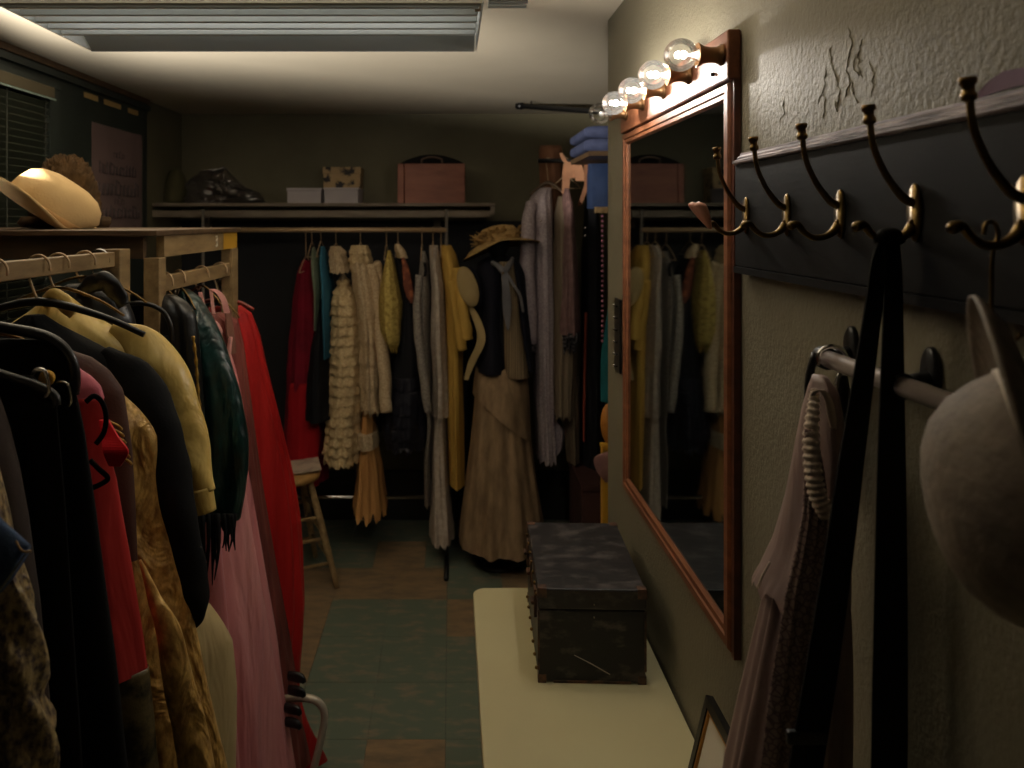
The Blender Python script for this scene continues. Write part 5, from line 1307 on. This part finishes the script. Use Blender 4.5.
def cur(p, th, r, h):
    k = max(0, (r-.098)/.06); p = Vector((p.x, p.y*1.15, p.z)); p.z += .0*k + .030*k*k*abs(math.sin(th))**2
    if math.cos(th) > 0: p.x -= .060*k*math.cos(th)
    return rest(p)
g = G(); g.lathe([(.094,-.001),(.115,-.004),(.138,-.006),(.158,-.004),(.160,-.0005),(.158,.002),(.137,.0),(.115,.002),(.0985,.004)], Mb, n=56, caps=False, mod=cur); g.build('brim', F_felt, bh)
g = G(); g.lathe([(.0985,.004),(.1005,.006),(.1005,.020),(.0985,.022)], Mb, n=48, caps=False, mod=em); g.build('hat_band', fab('tan_band', (158,122,78)), bh)
F_fur = fab('brown_fur', (72,50,22), (40,28,13), nscale=12, bump=.6, bscale=90, rough=.95)
fh = thing('fur_hat', 'fuzzy brown fur hat behind the beige felt hat on the rack top', 'hat', (PX(68,2.02), 2.02, 1.582))
g = G(); rnd = random.Random(31); rows = []
c = Vector((PX(66,2.02), 2.02, 1.582)); n_, m_ = 110, 46
for i in range(m_+1):
    ph = PI*.5*i/m_*1.0; row = []
    for j in range(n_):
        th = 2*PI*j/n_
        q = 1 + rnd.uniform(-.02, .13)*(rnd.random()**.7)
        if i == m_: q = 1.03
        row.append(c + Vector((.078*math.cos(ph)**.7*math.cos(th)*q if i < m_ else 0, .09*max(0,math.cos(ph))**.7*math.sin(th)*q if i < m_ else 0, .002 + .168*math.sin(ph)*q if i else .001)))
    rows.append(row)
g.grid(rows, True, True, False); g.build('fur_crown', F_fur, fh)
g = G(); g.lathe([(.07,.0015),(.098,.0015),(.106,.012),(.102,.028),(.08,.03)], Matrix.Translation(c), n=60, caps=False, mod=lambda p, th, r, h: p*(1+.0) + Vector((rnd.uniform(-.003,.003), rnd.uniform(-.003,.003), 0))); g.build('fur_roll', F_fur, fh)

# ================================================================ POSTER AND TAPE ON THE LEFT WALL
XP = XL + .0135
def WP(px, py, x=XP): 
    Y = x*FP/(px-VX); return Vector((x, Y, PZ(py, Y)))
po = thing('wall_poster', 'mauve grey printed poster with faded old style lettering on the dark left wall', 'poster', (XP, 3.4, 1.5))
ya, yb = WP(92,122).y, WP(142,137).y; zt = WP(92,122).z; zb = 1.46
g = G(); g.box((XP-.001, ya, zb), (XP, yb, zt)); g.build('sheet', mat('mauve_paper', (120,98,96), .8, c2=(104,86,84), nscale=4), po, smooth=False)
M_ink = mat('faded_ink', (78,66,67), .8)
def line(u0, u1, v, h, seed, n):
    r_ = random.Random(seed); x = XP + .0006
    for k in range(n):
        a = lerp(u0, u1, k/n); b = lerp(u0, u1, (k+.72)/n)
        Ya, Yb_ = lerp(ya, yb, a), lerp(ya, yb, b); Z = lerp(zt, zb, v)
        hh = h*(1.0 if r_.random() < .7 else 1.35)
        g = G(); pts = []
        kind = r_.randrange(3)
        if kind == 0: pts = [(Ya,Z),(Ya,Z+hh),(Yb_,Z+hh*.8),(Yb_,Z)]
        elif kind == 1: pts = [(Yb_,Z+hh*.85),(Ya,Z+hh),(Ya,Z+hh*.1),(Yb_,Z)]
        else: pts = [(Ya,Z+hh),(Ya,Z),(Yb_,Z),(Yb_,Z+hh*.8)]
        g.tube([(x, p, q) for p, q in pts], h*.11, n=5); g.build('printed_letter', M_ink, po)
line(.40,.62,.235,.022,1,4); line(.13,.86,.37,.036,2,11); line(.12,.92,.535,.048,3,10); line(.42,.62,.605,.022,4,3); line(.18,.94,.715,.040,5,10)
g = G(); g.tube([(XP+.0006, lerp(ya,yb,u), lerp(zt,zb,v)) for u, v in ((.12,.80),(.2,.86),(.36,.885),(.5,.86),(.66,.82),(.82,.765))], [.002,.004,.007,.006,.004,.002], n=8, sub=4, flat=.2); g.build('printed_curve', M_ink, po)
M_tape = mat('old_tape', (176,146,92), .6)
for (a, b, lab) in ((84,98,'nearest scrap of yellowed tape high on the dark left wall'), (104,121,'middle scrap of yellowed tape high on the dark left wall'), (128,138,'farthest scrap of yellowed tape high on the dark left wall')):
    p, q = WP(a, 94 + (a-84)*.36, XL+.0128), WP(b, 94 + (b-84)*.36, XL+.0128)
    g = G(); g.box((XL+.0123, p.y, p.z-.012), (XL+.0132, q.y, p.z+.010)); tag(g.build('tape_scrap', M_tape, smooth=False), lab, 'tape', 'tape scraps on the left wall')
cd = thing('pinned_card', 'tiny blue and white card pinned to the back wall behind the left rack', 'card', (PX(175,4.28), 4.285, 1.24))
g = G(); g.box((PX(170.5,4.28), 4.284, PZ(294,4.28)), (PX(175,4.28), 4.287, PZ(285,4.28))); g.build('white_half', mat('card_white', (225,225,225), .6), cd, smooth=False)
g = G(); g.box((PX(175.1,4.28), 4.284, PZ(294,4.28)), (PX(180,4.28), 4.287, PZ(285,4.28))); g.build('blue_half', mat('card_blue', (40,140,210), .6), cd, smooth=False)
